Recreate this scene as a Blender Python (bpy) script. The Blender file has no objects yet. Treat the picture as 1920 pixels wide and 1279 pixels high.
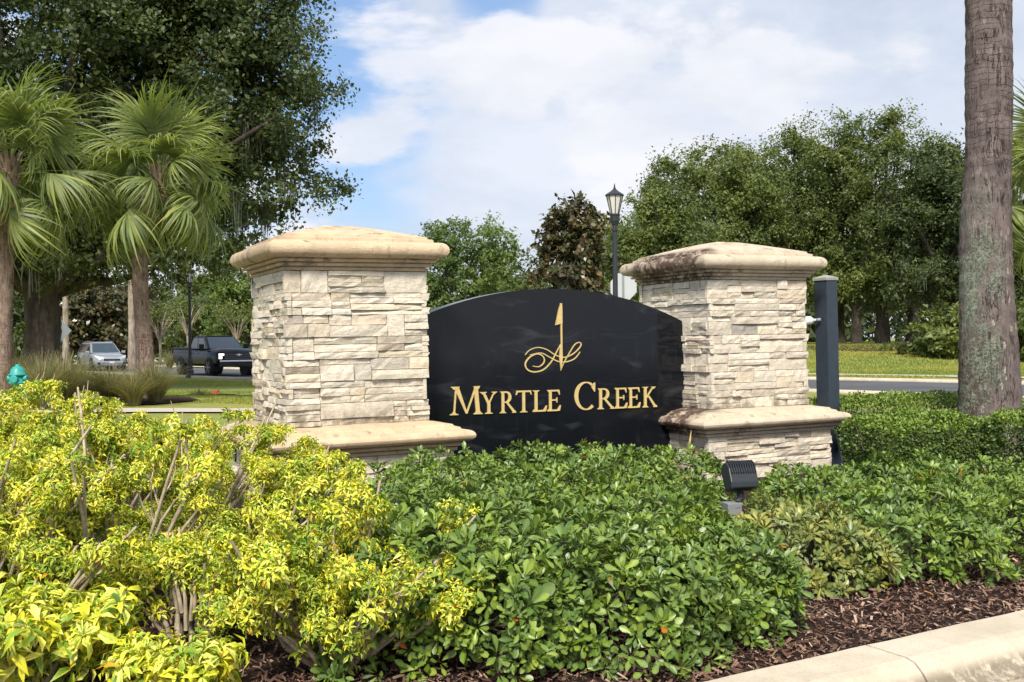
import bpy, math, random
import numpy as np
from mathutils import Vector, Matrix, noise as mnoise

random.seed(7)
RNG = np.random.default_rng(7)
rad = math.radians
S = bpy.context.scene
COL = S.collection

# ------------------------------------------------------------------ camera, light
EYE = 1.58
FPX = 2000.0
ROLL = rad(0.45)
cam_d = bpy.data.cameras.new('camera')
cam_d.sensor_width = 36.0
cam_d.lens = 36.0 * FPX / 1920.0
cam_d.clip_start = 0.05
cam_d.clip_end = 3000
cam = bpy.data.objects.new('camera', cam_d)
COL.objects.link(cam)
cam.location = (0, 0, EYE)
cam.rotation_euler = (Matrix.Rotation(rad(90), 3, 'X') @ Matrix.Rotation(-ROLL, 3, 'Z')).to_euler()
S.camera = cam

SUN_AZ, SUN_EL = rad(188), rad(45)      # azimuth clockwise from +Y (the view direction)
sun_d = bpy.data.lights.new('sun', 'SUN')
sun_d.energy = 4.2
sun_d.angle = rad(12)
sun_d.color = (1.0, 0.94, 0.84)
sun = bpy.data.objects.new('sun', sun_d)
COL.objects.link(sun)
to_sun = Vector((math.sin(SUN_AZ) * math.cos(SUN_EL), math.cos(SUN_AZ) * math.cos(SUN_EL), math.sin(SUN_EL)))
sun.rotation_euler = to_sun.to_track_quat('Z', 'Y').to_euler()

S.view_settings.view_transform = 'Standard'
S.view_settings.look = 'None'
S.view_settings.exposure = 0.42
S.view_settings.gamma = 1.0
S.view_settings.use_curve_mapping = False
S.cycles.max_bounces = 8
S.cycles.diffuse_bounces = 3
S.cycles.glossy_bounces = 3
S.cycles.transmission_bounces = 4
S.cycles.transparent_max_bounces = 6

# ------------------------------------------------------------------ node helper
class NB:
    def __init__(self, nt):
        self.nt = nt
        nt.nodes.clear()
    def n(self, typ, ins=None, **props):
        nd = self.nt.nodes.new(typ)
        for k, v in props.items():
            setattr(nd, k, v)
        for k, v in (ins or {}).items():
            self.put(nd.inputs[k], v)
        return nd
    def put(self, sock, v):
        if isinstance(v, bpy.types.NodeSocket):
            self.nt.links.new(v, sock)
        elif isinstance(v, bpy.types.Node):
            self.nt.links.new(v.outputs[0], sock)
        else:
            if isinstance(v, (tuple, list)) and len(v) == 3 and sock.type == 'RGBA':
                v = (*v, 1)
            sock.default_value = v
    def math(self, op, a, b=0.0, c=0.0, clamp=False):
        nd = self.n('ShaderNodeMath', operation=op, use_clamp=clamp)
        self.put(nd.inputs[0], a); self.put(nd.inputs[1], b); self.put(nd.inputs[2], c)
        return nd.outputs[0]
    def coord(self, what='Object'):
        return self.n('ShaderNodeTexCoord').outputs[what]
    def pos(self):
        return self.n('ShaderNodeNewGeometry').outputs['Position']
    def noise(self, vec, scale, detail=4, rough=0.55, out='Fac', dist=0.0):
        nd = self.n('ShaderNodeTexNoise', {'Vector': vec, 'Scale': scale, 'Detail': detail, 'Roughness': rough, 'Distortion': dist})
        return nd.outputs[out]
    def vor(self, vec, scale, out='Distance', feature='F1', rnd=1.0):
        nd = self.n('ShaderNodeTexVoronoi', {'Vector': vec, 'Scale': scale, 'Randomness': rnd}, feature=feature)
        return nd.outputs[out]
    def map(self, vec, scale=(1, 1, 1), loc=(0, 0, 0), rot=(0, 0, 0)):
        return self.n('ShaderNodeMapping', {'Vector': vec, 'Scale': scale, 'Location': loc, 'Rotation': rot}).outputs[0]
    def ramp(self, fac, stops, interp='LINEAR'):
        nd = self.n('ShaderNodeValToRGB', {'Fac': fac})
        cr = nd.color_ramp
        cr.interpolation = interp
        while len(cr.elements) < len(stops):
            cr.elements.new(0.5)
        for e, (p, c) in zip(cr.elements, stops):
            e.position = p
            if isinstance(c, (int, float)):
                c = (c, c, c)
            e.color = (*c[:3], 1)
        return nd.outputs[0]
    def mix(self, fac, a, b, mode='MIX'):
        nd = self.n('ShaderNodeMix', data_type='RGBA', blend_type=mode, clamp_result=False)
        self.put(nd.inputs[0], fac); self.put(nd.inputs[6], a); self.put(nd.inputs[7], b)
        return nd.outputs[2]
    def smooth(self, v, lo, hi):
        nd = self.n('ShaderNodeMapRange', interpolation_type='SMOOTHSTEP')
        self.put(nd.inputs[0], v); nd.inputs[1].default_value = lo; nd.inputs[2].default_value = hi
        return nd.outputs[0]
    def bump(self, h, strength=0.5, dist=0.01, normal=None):
        ins = {'Height': h, 'Strength': strength, 'Distance': dist}
        if normal is not None:
            ins['Normal'] = normal
        return self.n('ShaderNodeBump', ins).outputs[0]
    def rand(self):
        isl = self.n('ShaderNodeNewGeometry').outputs['Random Per Island']
        ob = self.n('ShaderNodeObjectInfo').outputs['Random']
        return self.math('FRACT', self.math('ADD', isl, ob))
    def pbr(self, color, rough=0.6, normal=None, metal=0.0, spec=0.5, transl=0.0, tcol=None, coat=0.0):
        ins = {'Base Color': color, 'Roughness': rough, 'Metallic': metal, 'Specular IOR Level': spec, 'Coat Weight': coat}
        if normal is not None:
            ins['Normal'] = normal
        p = self.n('ShaderNodeBsdfPrincipled', ins).outputs[0]
        if transl > 0:
            t = self.n('ShaderNodeBsdfTranslucent', {'Color': tcol if tcol is not None else color}).outputs[0]
            m = self.n('ShaderNodeMixShader', {0: transl, 1: p, 2: t}).outputs[0]
            p = m
        self.n('ShaderNodeOutputMaterial', {'Surface': p})

def new_mat(name):
    m = bpy.data.materials.new(name)
    m.use_nodes = True
    return m, NB(m.node_tree)

# ------------------------------------------------------------------ sky
world = bpy.data.worlds.new('World')
S.world = world
world.use_nodes = True
w = NB(world.node_tree)
sky = w.n('ShaderNodeTexSky', sky_type='NISHITA', sun_disc=False, sun_elevation=SUN_EL, sun_rotation=SUN_AZ,
          air_density=1.0, dust_density=0.7, ozone_density=2.0)
d = w.coord('Generated')
sp = w.n('ShaderNodeSeparateXYZ', {0: d})
zz = w.math('ADD', w.math('MAXIMUM', sp.outputs[2], 0.0), 0.30)
cl = w.n('ShaderNodeCombineXYZ', {0: w.math('DIVIDE', sp.outputs[0], zz), 1: w.math('DIVIDE', sp.outputs[1], zz), 2: 0.0}).outputs[0]
dz = w.map(d, (1, 1, 2.1))
def opening(az, el, r0, r1):
    """1 around a direction (degrees right of the view axis, degrees up), fading to 0"""
    v = (math.sin(rad(az)) * math.cos(rad(el)), math.cos(rad(az)) * math.cos(rad(el)), math.sin(rad(el)))
    nd = w.n('ShaderNodeVectorMath', {0: w.map(d, (1, 1, 1.25)), 1: (v[0], v[1], v[2] * 1.25)}, operation='DISTANCE')
    return w.smooth(nd.outputs['Value'], r1, r0)
# thin pale veil with breaks of blue
v1 = w.noise(w.map(cl, (1, 1, 1), (3.2, 1.15, 0)), 0.9, 10, 0.52, dist=0.3)
v2 = w.noise(w.map(dz, (1, 1, 1), (0.3, 2.9, 1.1)), 4.5, 8, 0.55)
veil = w.math('ADD', w.math('MULTIPLY', v1, 0.6), w.math('MULTIPLY', v2, 0.4))
veil = w.math('ADD', veil, w.math('MULTIPLY', w.smooth(sp.outputs[0], -0.45, 0.25), 0.26))
for az, el, r0, r1, k in ((-9.0, 14.8, .02, .17, .30), (-0.2, 18.0, .01, .08, .34), (-7.5, 12.2, .02, .08, .10), (-6.5, 8.6, .01, .08, .05)):
    veil = w.math('SUBTRACT', veil, w.math('MULTIPLY', opening(az, el, r0, r1), k))
vm = w.smooth(veil, 0.40, 0.60)
# heaped clouds with crisp edges
h1 = w.noise(w.map(dz, (1, 1, 1), (1.7, 0.4, 0.25)), 3.4, 12, 0.56, dist=0.15)
heap = w.math('ADD', h1, w.math('MULTIPLY', w.smooth(sp.outputs[2], 0.36, 0.05), 0.07))
for az, el, r0, r1, k in ((-8.0, 10.5, .01, .07, .12), (-5.0, 11.2, .01, .06, .08), (6.0, 8.8, .02, .10, .10), (0.5, 15.2, .01, .06, .07)):
    heap = w.math('ADD', heap, w.math('MULTIPLY', opening(az, el, r0, r1), k))
hm = w.smooth(heap, 0.53, 0.61)
n3 = w.noise(w.map(dz, (1, 1, 1), (1.3, 5.5, 0)), 3.0, 8, 0.6, dist=0.3)
veilc = w.ramp(n3, [(0.32, (0.37, 0.43, 0.55)), (0.50, (0.52, 0.57, 0.66)), (0.66, (0.64, 0.67, 0.74))])
heapc = w.ramp(w.noise(w.map(dz, (1, 1, 1), (2.3, .5, 0)), 6.0, 8, 0.6), [(0.35, (0.60, 0.63, 0.69)), (0.6, (0.74, 0.735, 0.77))])
skyc = w.n('ShaderNodeVectorMath', {0: sky, 3: 0.11}, operation='SCALE').outputs[0]
skyc = w.mix(0.45, skyc, (0.25, 0.42, 0.74))
final = w.mix(w.math('MULTIPLY', vm, 0.94), skyc, veilc)
final = w.mix(w.math('MULTIPLY', hm, 0.85), final, heapc)
bg = w.n('ShaderNodeBackground', {'Color': final, 'Strength': 1.0})
w.n('ShaderNodeOutputWorld', {'Surface': bg})

# ------------------------------------------------------------------ object helpers
def tag(o, label=None, cat=None, group=None, kind=None):
    if label: o['label'] = label
    if cat: o['category'] = cat
    if group: o['group'] = group
    if kind: o['kind'] = kind
    return o

def link(name, me, mat=None, parent=None, smooth=False):
    if mat is not None and not me.materials:
        me.materials.append(mat)
    o = bpy.data.objects.new(name, me)
    COL.objects.link(o)
    if parent is not None:
        o.parent = parent
    if smooth:
        me.polygons.foreach_set('use_smooth', np.ones(len(me.polygons), bool))
    return o

def thing(name, loc, label, cat, group=None, rz=0.0):
    o = bpy.data.objects.new(name, None)
    o.empty_display_size = 0.2
    COL.objects.link(o)
    o.location = loc
    o.rotation_euler = (0, 0, rz)
    return tag(o, label, cat, group)

def np_mesh(name, V, F, attr=None, smooth=False):
    """V (n,3), F (m,k) of one face size"""
    me = bpy.data.meshes.new(name)
    V = np.asarray(V, np.float32); F = np.asarray(F, np.int32)
    k = F.shape[1]
    me.vertices.add(len(V)); me.vertices.foreach_set('co', V.ravel())
    me.loops.add(F.size); me.loops.foreach_set('vertex_index', F.ravel())
    me.polygons.add(len(F))
    me.polygons.foreach_set('loop_start', np.arange(0, F.size, k, dtype=np.int32))
    me.polygons.foreach_set('loop_total', np.full(len(F), k, np.int32))
    if smooth:
        me.polygons.foreach_set('use_smooth', np.ones(len(F), bool))
    me.update(calc_edges=True)
    if attr is not None:
        for an, av in attr.items():
            a = me.attributes.new(an, 'FLOAT', 'POINT')
            a.data.foreach_set('value', np.asarray(av, np.float32))
    return me

class MB:
    """collects shapes into one mesh"""
    def __init__(self):
        self.v = []; self.f = []
    def add(self, vs, fs):
        o = len(self.v)
        self.v += [tuple(p) for p in vs]
        self.f += [tuple(i + o for i in f) for f in fs]
        return self
    def box(self, c, s, rz=0.0):
        hx, hy, hz = s[0] / 2, s[1] / 2, s[2] / 2
        co, si = math.cos(rz), math.sin(rz)
        vs = []
        for x, y, z in ((-hx, -hy, -hz), (hx, -hy, -hz), (hx, hy, -hz), (-hx, hy, -hz), (-hx, -hy, hz), (hx, -hy, hz), (hx, hy, hz), (-hx, hy, hz)):
            vs.append((c[0] + x * co - y * si, c[1] + x * si + y * co, c[2] + z))
        return self.add(vs, [(0, 3, 2, 1), (4, 5, 6, 7), (0, 1, 5, 4), (1, 2, 6, 5), (2, 3, 7, 6), (3, 0, 4, 7)])
    def tube(self, pts, radii, n=8, cap=True):
        V, F = tube_np(np.array(pts, float), np.array(radii, float), n)
        o = len(self.v)
        self.v += [tuple(p) for p in V.tolist()]
        self.f += [tuple(int(i) + o for i in f) for f in F]
        if cap:
            m = len(pts)
            self.f.append(tuple(o + i for i in reversed(range(n))))
            self.f.append(tuple(o + (m - 1) * n + i for i in range(n)))
        return self
    def lathe(self, c, prof, n=16):
        """prof: (r, z) list from the bottom up"""
        o = len(self.v)
        for r, z in prof:
            for i in range(n):
                a = 2 * math.pi * i / n
                self.v.append((c[0] + r * math.cos(a), c[1] + r * math.sin(a), c[2] + z))
        for j in range(len(prof) - 1):
            for i in range(n):
                k = (i + 1) % n
                self.f.append((o + j * n + i, o + j * n + k, o + (j + 1) * n + k, o + (j + 1) * n + i))
        self.f.append(tuple(o + i for i in reversed(range(n))))
        self.f.append(tuple(o + (len(prof) - 1) * n + i for i in range(n)))
        return self
    def prism(self, poly, d0, d1, fn):
        """poly of (a,b); fn(a,b,d) -> xyz"""
        n = len(poly)
        vs = [fn(a, b, d0) for a, b in poly] + [fn(a, b, d1) for a, b in poly]
        fs = [tuple(range(n)), tuple(reversed(range(n, 2 * n)))]
        fs += [(i, i + n, (i + 1) % n + n, (i + 1) % n) for i in range(n)]
        return self.add(vs, fs)
    def mesh(self, name):
        me = bpy.data.meshes.new(name)
        me.from_pydata(self.v, [], self.f)
        me.update()
        return me
    def build(self, name, mat, parent=None, smooth=False, fix=False, bevel=0.0):
        me = self.mesh(name)
        if fix or bevel:
            import bmesh
            bm = bmesh.new(); bm.from_mesh(me)
            bmesh.ops.remove_doubles(bm, verts=bm.verts, dist=1e-5)
            bmesh.ops.recalc_face_normals(bm, faces=bm.faces)
            if bevel:
                bmesh.ops.bevel(bm, geom=list(bm.edges), offset=bevel, segments=2, profile=0.6, affect='EDGES')
            bm.to_mesh(me); bm.free()
        return link(name, me, mat, parent, smooth)

def tube_np(P, R, n=8):
    m = len(P)
    T = np.gradient(P, axis=0)
    T /= np.linalg.norm(T, axis=1, keepdims=True) + 1e-9
    ref = np.array([0.31, 0.17, 0.93]) if abs(T[0][2]) < 0.8 else np.array([1.0, 0.1, 0.0])
    A = np.cross(T, ref); A /= np.linalg.norm(A, axis=1, keepdims=True) + 1e-9
    B = np.cross(T, A)
    an = np.linspace(0, 2 * np.pi, n, endpoint=False)
    V = P[:, None, :] + R[:, None, None] * (np.cos(an)[None, :, None] * A[:, None, :] + np.sin(an)[None, :, None] * B[:, None, :])
    V = V.reshape(-1, 3)
    F = []
    for j in range(m - 1):
        for i in range(n):
            k = (i + 1) % n
            F.append((j * n + i, (j + 1) * n + i, (j + 1) * n + k, j * n + k))
    return V, np.array(F)

class Tubes:
    def __init__(self):
        self.V = []; self.F = []; self.o = 0
    def add(self, P, R, n=6):
        V, F = tube_np(np.asarray(P, float), np.asarray(R, float), n)
        self.V.append(V); self.F.append(F + self.o); self.o += len(V)
    def build(self, name, mat, parent=None):
        me = np_mesh(name, np.concatenate(self.V), np.concatenate(self.F), smooth=True)
        return link(name, me, mat, parent)

def unit(v):
    return v / (np.linalg.norm(v, axis=-1, keepdims=True) + 1e-9)

def at(px, py, Y):
    """ray through a pixel of the 1920 x 1279 photograph, at distance Y"""
    dx, dz = (px - 960) / FPX, (639.5 - py) / FPX
    return Vector(((dx * math.cos(ROLL) + dz * math.sin(ROLL)) * Y, Y, EYE + (dz * math.cos(ROLL) - dx * math.sin(ROLL)) * Y))

def stamp(protoV, protoF, A, T):
    """copies of a proto shape; A (k,3,3) columns = local axes, T (k,3)"""
    V = np.einsum('kij,nj->kni', A, protoV) + T[:, None, :]
    n = len(protoV)
    F = protoF[None, :, :] + (np.arange(len(A)) * n)[:, None, None]
    return V.reshape(-1, 3), F.reshape(-1, protoF.shape[1])

# ------------------------------------------------------------------ materials
def m_leaf(name, cols, rough=0.45, transl=0.25, spec=0.4, nscale=0.0, var=None):
    m, b = new_mat(name)
    r = b.rand()
    k = len(cols)
    c = b.ramp(r, [(i / max(1, k - 1), cc) for i, cc in enumerate(cols)])
    if var:
        nz = b.noise(b.pos(), var[0], 3, 0.6)
        c = b.mix(b.smooth(nz, 0.35, 0.65), b.mix(1.0, c, var[1], 'MULTIPLY'), b.mix(1.0, c, var[2], 'MULTIPLY'))
    t = b.mix(1.0, c, (1.5, 1.6, 0.7), 'MULTIPLY')
    b.pbr(c, rough, spec=spec, transl=transl, tcol=t)
    return m

def m_plain(name, col, rough=0.6, metal=0.0, spec=0.5, coat=0.0, nz=None):
    m, b = new_mat(name)
    c = col; n = None
    if nz:
        f = b.noise(b.coord(), nz[0], 5, 0.6)
        c = b.mix(f, tuple(x * (1 - nz[1]) for x in col), tuple(min(1, x * (1 + nz[1])) for x in col))
        n = b.bump(f, 0.3, nz[2] if len(nz) > 2 else 0.002)
    b.pbr(c, rough, n, metal, spec, coat=coat)
    return m

def m_bark(name, c0, c1, scale=6, stretch=0.25, depth=0.03, rough=0.9):
    m, b = new_mat(name)
    v = b.map(b.pos(), (1, 1, stretch))
    f = b.noise(v, scale, 8, 0.65)
    g = b.noise(b.pos(), scale * 0.25, 4, 0.6)
    c = b.mix(b.smooth(f, 0.3, 0.7), c0, c1)
    c = b.mix(b.math('MULTIPLY', b.smooth(g, 0.45, 0.7), 0.5), c, tuple(x * 0.55 for x in c0))
    b.pbr(c, rough, b.bump(f, 0.9, depth))
    return m

M = {}
M['bark'] = m_bark('oak_bark', (0.022, 0.017, 0.013), (0.085, 0.066, 0.052))
M['palebark'] = m_bark('pale_bark', (0.20, 0.16, 0.12), (0.42, 0.35, 0.28), 8)
M['oakleaf'] = m_leaf('oak_leaf', [(0.034, 0.052, 0.018), (0.060, 0.085, 0.026), (0.10, 0.125, 0.040)], 0.5, 0.22, var=(0.5, (0.8, 0.85, 0.85), (1.25, 1.2, 1.0)))
M['oakleaf2'] = m_leaf('oak_leaf_light', [(0.070, 0.098, 0.030), (0.110, 0.142, 0.042), (0.175, 0.205, 0.058)], 0.5, 0.28, var=(0.3, (0.75, 0.8, 0.8), (1.3, 1.25, 1.0)))
M['lightleaf'] = m_leaf('loose_tree_leaf', [(0.085, 0.135, 0.040), (0.125, 0.185, 0.055), (0.18, 0.235, 0.075)], 0.5, 0.32, var=(0.4, (0.8, 0.85, 0.85), (1.25, 1.2, 0.9)))
M['magleaf'] = m_leaf('magnolia_leaf', [(0.045, 0.062, 0.024), (0.075, 0.090, 0.034), (0.15, 0.095, 0.045), (0.05, 0.068, 0.028)], 0.32, 0.12, 0.6, var=(0.6, (0.8, 0.8, 0.8), (1.25, 1.2, 1.1)))
M['moss'] = m_leaf('spanish_moss', [(0.11, 0.12, 0.09), (0.17, 0.18, 0.14), (0.08, 0.09, 0.065)], 0.9, 0.2, 0.1)
M['palmleaf'] = m_leaf('palm_leaf', [(0.145, 0.195, 0.075), (0.19, 0.24, 0.085), (0.31, 0.34, 0.08), (0.18, 0.215, 0.11)], 0.55, 0.3, 0.45)
M['palmdead'] = m_leaf('dry_palm_leaf', [(0.25, 0.17, 0.11), (0.33, 0.25, 0.18)], 0.8, 0.15, 0.2)

def m_pitto(name, cols, new):
    m, b = new_mat(name)
    r = b.rand()
    k = len(cols)
    c = b.ramp(r, [(i / (k - 1), cc) for i, cc in enumerate(cols)])
    mid = b.n('ShaderNodeAttribute', attribute_name='mid').outputs['Fac']
    c = b.mix(b.math('MULTIPLY', mid, 0.5), c, b.mix(1.0, c, (2.0, 1.8, 1.6), 'MULTIPLY'))
    nz = b.noise(b.pos(), 5.0, 5, 0.65)
    c = b.mix(b.smooth(nz, 0.42, 0.62), c, b.mix(1.0, c, new, 'MULTIPLY'))
    sick = b.math('GREATER_THAN', b.math('FRACT', b.math('MULTIPLY', r, 37.7)), 0.9975)
    c = b.mix(sick, c, (0.45, 0.13, 0.02))
    f = b.noise(b.pos(), 60, 3, 0.5)
    b.pbr(c, 0.38, b.bump(f, 0.25, 0.002), spec=0.42, transl=0.10, tcol=b.mix(1.0, c, (1.6, 1.7, 0.6), 'MULTIPLY'))
    return m
M['pitto'] = m_pitto('green_shrub_leaf', [(0.055, 0.105, 0.022), (0.085, 0.150, 0.032), (0.145, 0.220, 0.050), (0.065, 0.115, 0.036)], (1.45, 1.3, 0.75))
M['pitto_pale'] = m_pitto('olive_shrub_leaf', [(0.085, 0.130, 0.035), (0.13, 0.180, 0.055), (0.20, 0.235, 0.070), (0.10, 0.140, 0.05)], (1.5, 1.2, 0.9))
M['hedge0'] = m_leaf('clipped_hedge_leaf', [(0.075, 0.130, 0.020), (0.12, 0.195, 0.030), (0.19, 0.275, 0.045)], 0.5, 0.12, var=(3.0, (0.8, 0.85, 0.9), (1.2, 1.15, 0.9)))

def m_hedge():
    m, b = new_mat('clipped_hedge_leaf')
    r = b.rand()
    new = b.n('ShaderNodeAttribute', attribute_name='top_lit').outputs['Fac']  # share of the painted top light, per leaf
    shade_col = b.ramp(r, [(0, (0.045, 0.085, 0.018)), (.5, (0.075, 0.125, 0.026)), (1, (0.11, 0.165, 0.035))])
    lit_col = b.ramp(r, [(0, (0.12, 0.195, 0.028)), (.5, (0.17, 0.25, 0.038)), (1, (0.24, 0.33, 0.055))])
    c = b.mix(new, shade_col, lit_col)  # light from above painted into leaf colour: pale tops, dark sides
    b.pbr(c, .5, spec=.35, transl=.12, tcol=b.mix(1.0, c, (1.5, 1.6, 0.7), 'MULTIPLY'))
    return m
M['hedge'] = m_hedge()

def m_scheff():
    m, b = new_mat('variegated_leaf')
    r = b.rand()
    mid = b.n('ShaderNodeAttribute', attribute_name='mid').outputs['Fac']
    clump = b.n('ShaderNodeAttribute', attribute_name='tone').outputs['Fac']
    nz = b.noise(b.pos(), 45, 3, 0.6)
    yel = b.ramp(r, [(0.0, (0.66, 0.68, 0.035)), (0.35, (0.80, 0.74, 0.05)), (0.7, (0.84, 0.80, 0.20)), (1.0, (0.52, 0.62, 0.04))])
    grn = b.ramp(r, [(0.0, (0.16, 0.30, 0.03)), (0.6, (0.32, 0.46, 0.04)), (1.0, (0.10, 0.20, 0.03))])
    f = b.math('ADD', b.math('MULTIPLY', mid, 0.55), b.math('ADD', b.math('MULTIPLY', clump, 0.8), b.math('MULTIPLY', nz, 0.75)))
    c = b.mix(b.smooth(f, 0.92, 1.22), yel, grn)
    gold = b.math('GREATER_THAN', b.math('FRACT', b.math('MULTIPLY', r, 53.3)), 0.975)
    c = b.mix(gold, c, (0.62, 0.36, 0.02))
    b.pbr(c, 0.42, spec=0.35, transl=0.22, tcol=b.mix(1.0, c, (1.15, 1.1, 0.6), 'MULTIPLY'))
    return m
M['scheff'] = m_scheff()
M['stem'] = m_bark('shrub_stem', (0.30, 0.24, 0.16), (0.58, 0.48, 0.35), 30, 0.4, 0.004)
M['twig'] = m_bark('dark_twig', (0.05, 0.04, 0.03), (0.16, 0.13, 0.10), 30, 0.4, 0.003)
M['muhly'] = m_leaf('clump_grass_blade', [(0.13, 0.15, 0.055), (0.22, 0.21, 0.10), (0.36, 0.29, 0.17), (0.15, 0.17, 0.06)], 0.6, 0.25, 0.3)
M['lawnblade'] = m_leaf('lawn_blade', [(0.15, 0.19, 0.035), (0.20, 0.25, 0.055), (0.30, 0.31, 0.10)], 0.6, 0.3, 0.3, var=(0.25, (0.8, 0.95, 0.9), (1.5, 1.25, 1.1)))
M['mulchchip'] = m_leaf('mulch_chip', [(0.085, 0.042, 0.028), (0.14, 0.072, 0.048), (0.30, 0.19, 0.135), (0.055, 0.030, 0.022), (0.17, 0.09, 0.06), (0.52, 0.38, 0.28)], 0.85, 0.0, 0.2)

# stone
def m_stone(name, mult=1.0):
    m, b = new_mat(name)
    r = b.rand()
    P = b.pos()
    base = b.ramp(r, [(0.0, (0.60, 0.53, 0.42)), (0.2, (0.75, 0.675, 0.56)), (0.42, (0.69, 0.62, 0.51)), (0.60, (0.78, 0.705, 0.59)),
                      (0.74, (0.71, 0.61, 0.45)), (0.84, (0.60, 0.55, 0.47)), (0.93, (0.76, 0.69, 0.57)), (0.98, (0.70, 0.57, 0.45)), (1.0, (0.40, 0.37, 0.33))])
    a = b.noise(P, 9, 6, 0.65)
    f = b.noise(b.map(P, (1, 1, 2.2)), 38, 8, 0.7)
    c = b.mix(b.smooth(a, 0.32, 0.7), b.mix(1.0, base, (0.86, 0.85, 0.84), 'MULTIPLY'), b.mix(1.0, base, (1.06, 1.05, 1.03), 'MULTIPLY'))
    c = b.mix(b.math('MULTIPLY', b.smooth(f, 0.52, 0.72), 0.50), c, (0.27, 0.245, 0.20))
    cr_ = b.noise(b.map(P, (1, 1, 2.6), (3, 1, 2)), 13, 5, 0.6, dist=0.8)
    crk = b.math('LESS_THAN', b.math('ABSOLUTE', b.math('SUBTRACT', cr_, 0.5)), 0.006)
    c = b.mix(b.math('MULTIPLY', crk, 0.65), c, (0.13, 0.11, 0.09))
    # mildew near the foot of the shaft and weathering
    z = b.n('ShaderNodeSeparateXYZ', {0: P}).outputs[2]
    low = b.smooth(z, 1.08, 0.80)
    low2 = b.smooth(z, 0.62, 0.80)
    dn = b.noise(b.map(P, (1, 1, 0.6)), 6.5, 6, 0.7)
    dirt = b.math('MULTIPLY', b.math('MULTIPLY', low, low2), b.smooth(dn, 0.40, 0.62))
    c = b.mix(b.math('MULTIPLY', dirt, 0.75), c, (0.17, 0.145, 0.11))
    st = b.smooth(b.noise(b.map(P, (1, 1, 0.7), (4, 2, 1)), 3.3, 7, 0.7), 0.60, 0.75)
    c = b.mix(b.math('MULTIPLY', st, 0.5), c, (0.24, 0.22, 0.185))
    h = b.math('ADD', b.math('MULTIPLY', b.noise(b.map(P, (1, 1, 1.8)), 22, 8, 0.65), 1.0), b.math('MULTIPLY', f, 0.35))
    b.pbr(c, 0.88, b.bump(h, 0.75, 0.012), spec=0.25)
    return m
M['stone'] = m_stone('ledge_stone')
M['mortar'] = m_plain('dark_mortar', (0.035, 0.030, 0.025), 0.95, nz=(30, 0.3))

def m_cast(name, base, dark_left):
    m, b = new_mat(name)
    O = b.coord(); P = b.pos()
    sp = b.n('ShaderNodeSeparateXYZ', {0: O})
    x, y, z = sp.outputs
    a = b.noise(O, 5, 6, 0.6)
    fine = b.noise(O, 90, 5, 0.7)
    pit = b.vor(O, 120)
    c = b.mix(b.smooth(a, 0.3, 0.7), tuple(v * 0.88 for v in base), tuple(min(1, v * 1.07) for v in base))
    c = b.mix(b.math('MULTIPLY', b.smooth(b.noise(O, 55, 8, 0.8), 0.52, 0.66), 0.42), c, tuple(v * 0.45 for v in base))
    # streaky mildew: mostly patches along the roll
    s1 = b.noise(b.map(O, (1, 1, 0.7), (2.3, 0.7, 0)), 6.0, 9, 0.72, dist=0.5)
    s2 = b.noise(b.map(O, (1, 1, 1), (5.3, 2.7, 0)), 2.2, 4, 0.6)
    spots = b.math('MULTIPLY', b.smooth(s1, 0.52, 0.66), b.smooth(s2, 0.43, 0.56))
    c = b.mix(b.math('MULTIPLY', spots, 0.7), c, (0.115, 0.08, 0.058))
    if dark_left:
        side = b.smooth(x, -0.50, -0.74)
        inb = b.math('MULTIPLY', b.smooth(y, 1.52, 1.15), b.smooth(y, -0.20, 0.0))
        s3 = b.noise(b.map(O, (1, 1, 1), (0.3, 1.7, 0)), 7.0, 12, 0.75)
        mk = b.math('MULTIPLY', b.math('MULTIPLY', side, inb), b.smooth(s3, 0.36, 0.54))
        c = b.mix(b.math('MULTIPLY', mk, dark_left), c, (0.085, 0.045, 0.035))
        s4 = b.noise(b.map(O, (1, 1, 1), (7.3, 1.7, 0)), 11.0, 12, 0.8)
        c = b.mix(b.math('MULTIPLY', b.smooth(s4, 0.50, 0.68), 0.35), c, (0.16, 0.11, 0.07))
    h = b.math('ADD', fine, b.math('MULTIPLY', pit, 0.5))
    b.pbr(c, 0.85, b.bump(h, 0.8, 0.012), spec=0.25)
    return m
M['cast_a'] = m_cast('cast_stone_tan', (0.70, 0.535, 0.355), 0.35)
M['cast_b'] = m_cast('cast_stone_stained', (0.67, 0.56, 0.42), 0.95)

def m_panel():
    m, b = new_mat('polished_black_panel')
    O = b.coord()
    f = b.noise(O, 160, 3, 0.7)
    a = b.noise(O, 2.2, 7, 0.62)
    c = b.mix(f, (0.0035, 0.004, 0.006), (0.010, 0.012, 0.016))
    sp = b.vor(O, 26)
    dust = b.math('MULTIPLY', b.math('LESS_THAN', sp, 0.035), b.math('GREATER_THAN', b.noise(O, 3, 2, 0.5), 0.56))
    c = b.mix(b.math('MULTIPLY', dust, 0.35), c, (0.4, 0.4, 0.4))
    sm = b.noise(b.map(O, (.8, 1, 3.0), (1.3, 0, .4)), 1.6, 6, 0.6, dist=0.8)
    c = b.mix(b.math('MULTIPLY', b.smooth(sm, 0.55, 0.72), 0.10), c, (0.20, 0.22, 0.25))
    dr = b.noise(b.map(O, (14, 1, .5)), 2.0, 5, 0.6)
    c = b.mix(b.math('MULTIPLY', b.smooth(dr, 0.60, 0.75), 0.05), c, (0.25, 0.25, 0.25))
    b.pbr(c, b.ramp(a, [(0.35, 0.03), (0.65, 0.16)]), spec=0.30)
    return m
M['panel'] = m_panel()
M['gold'] = m_plain('gold_letter', (0.72, 0.54, 0.22), 0.42, 0.25, 0.5, nz=(25, 0.18))
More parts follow.
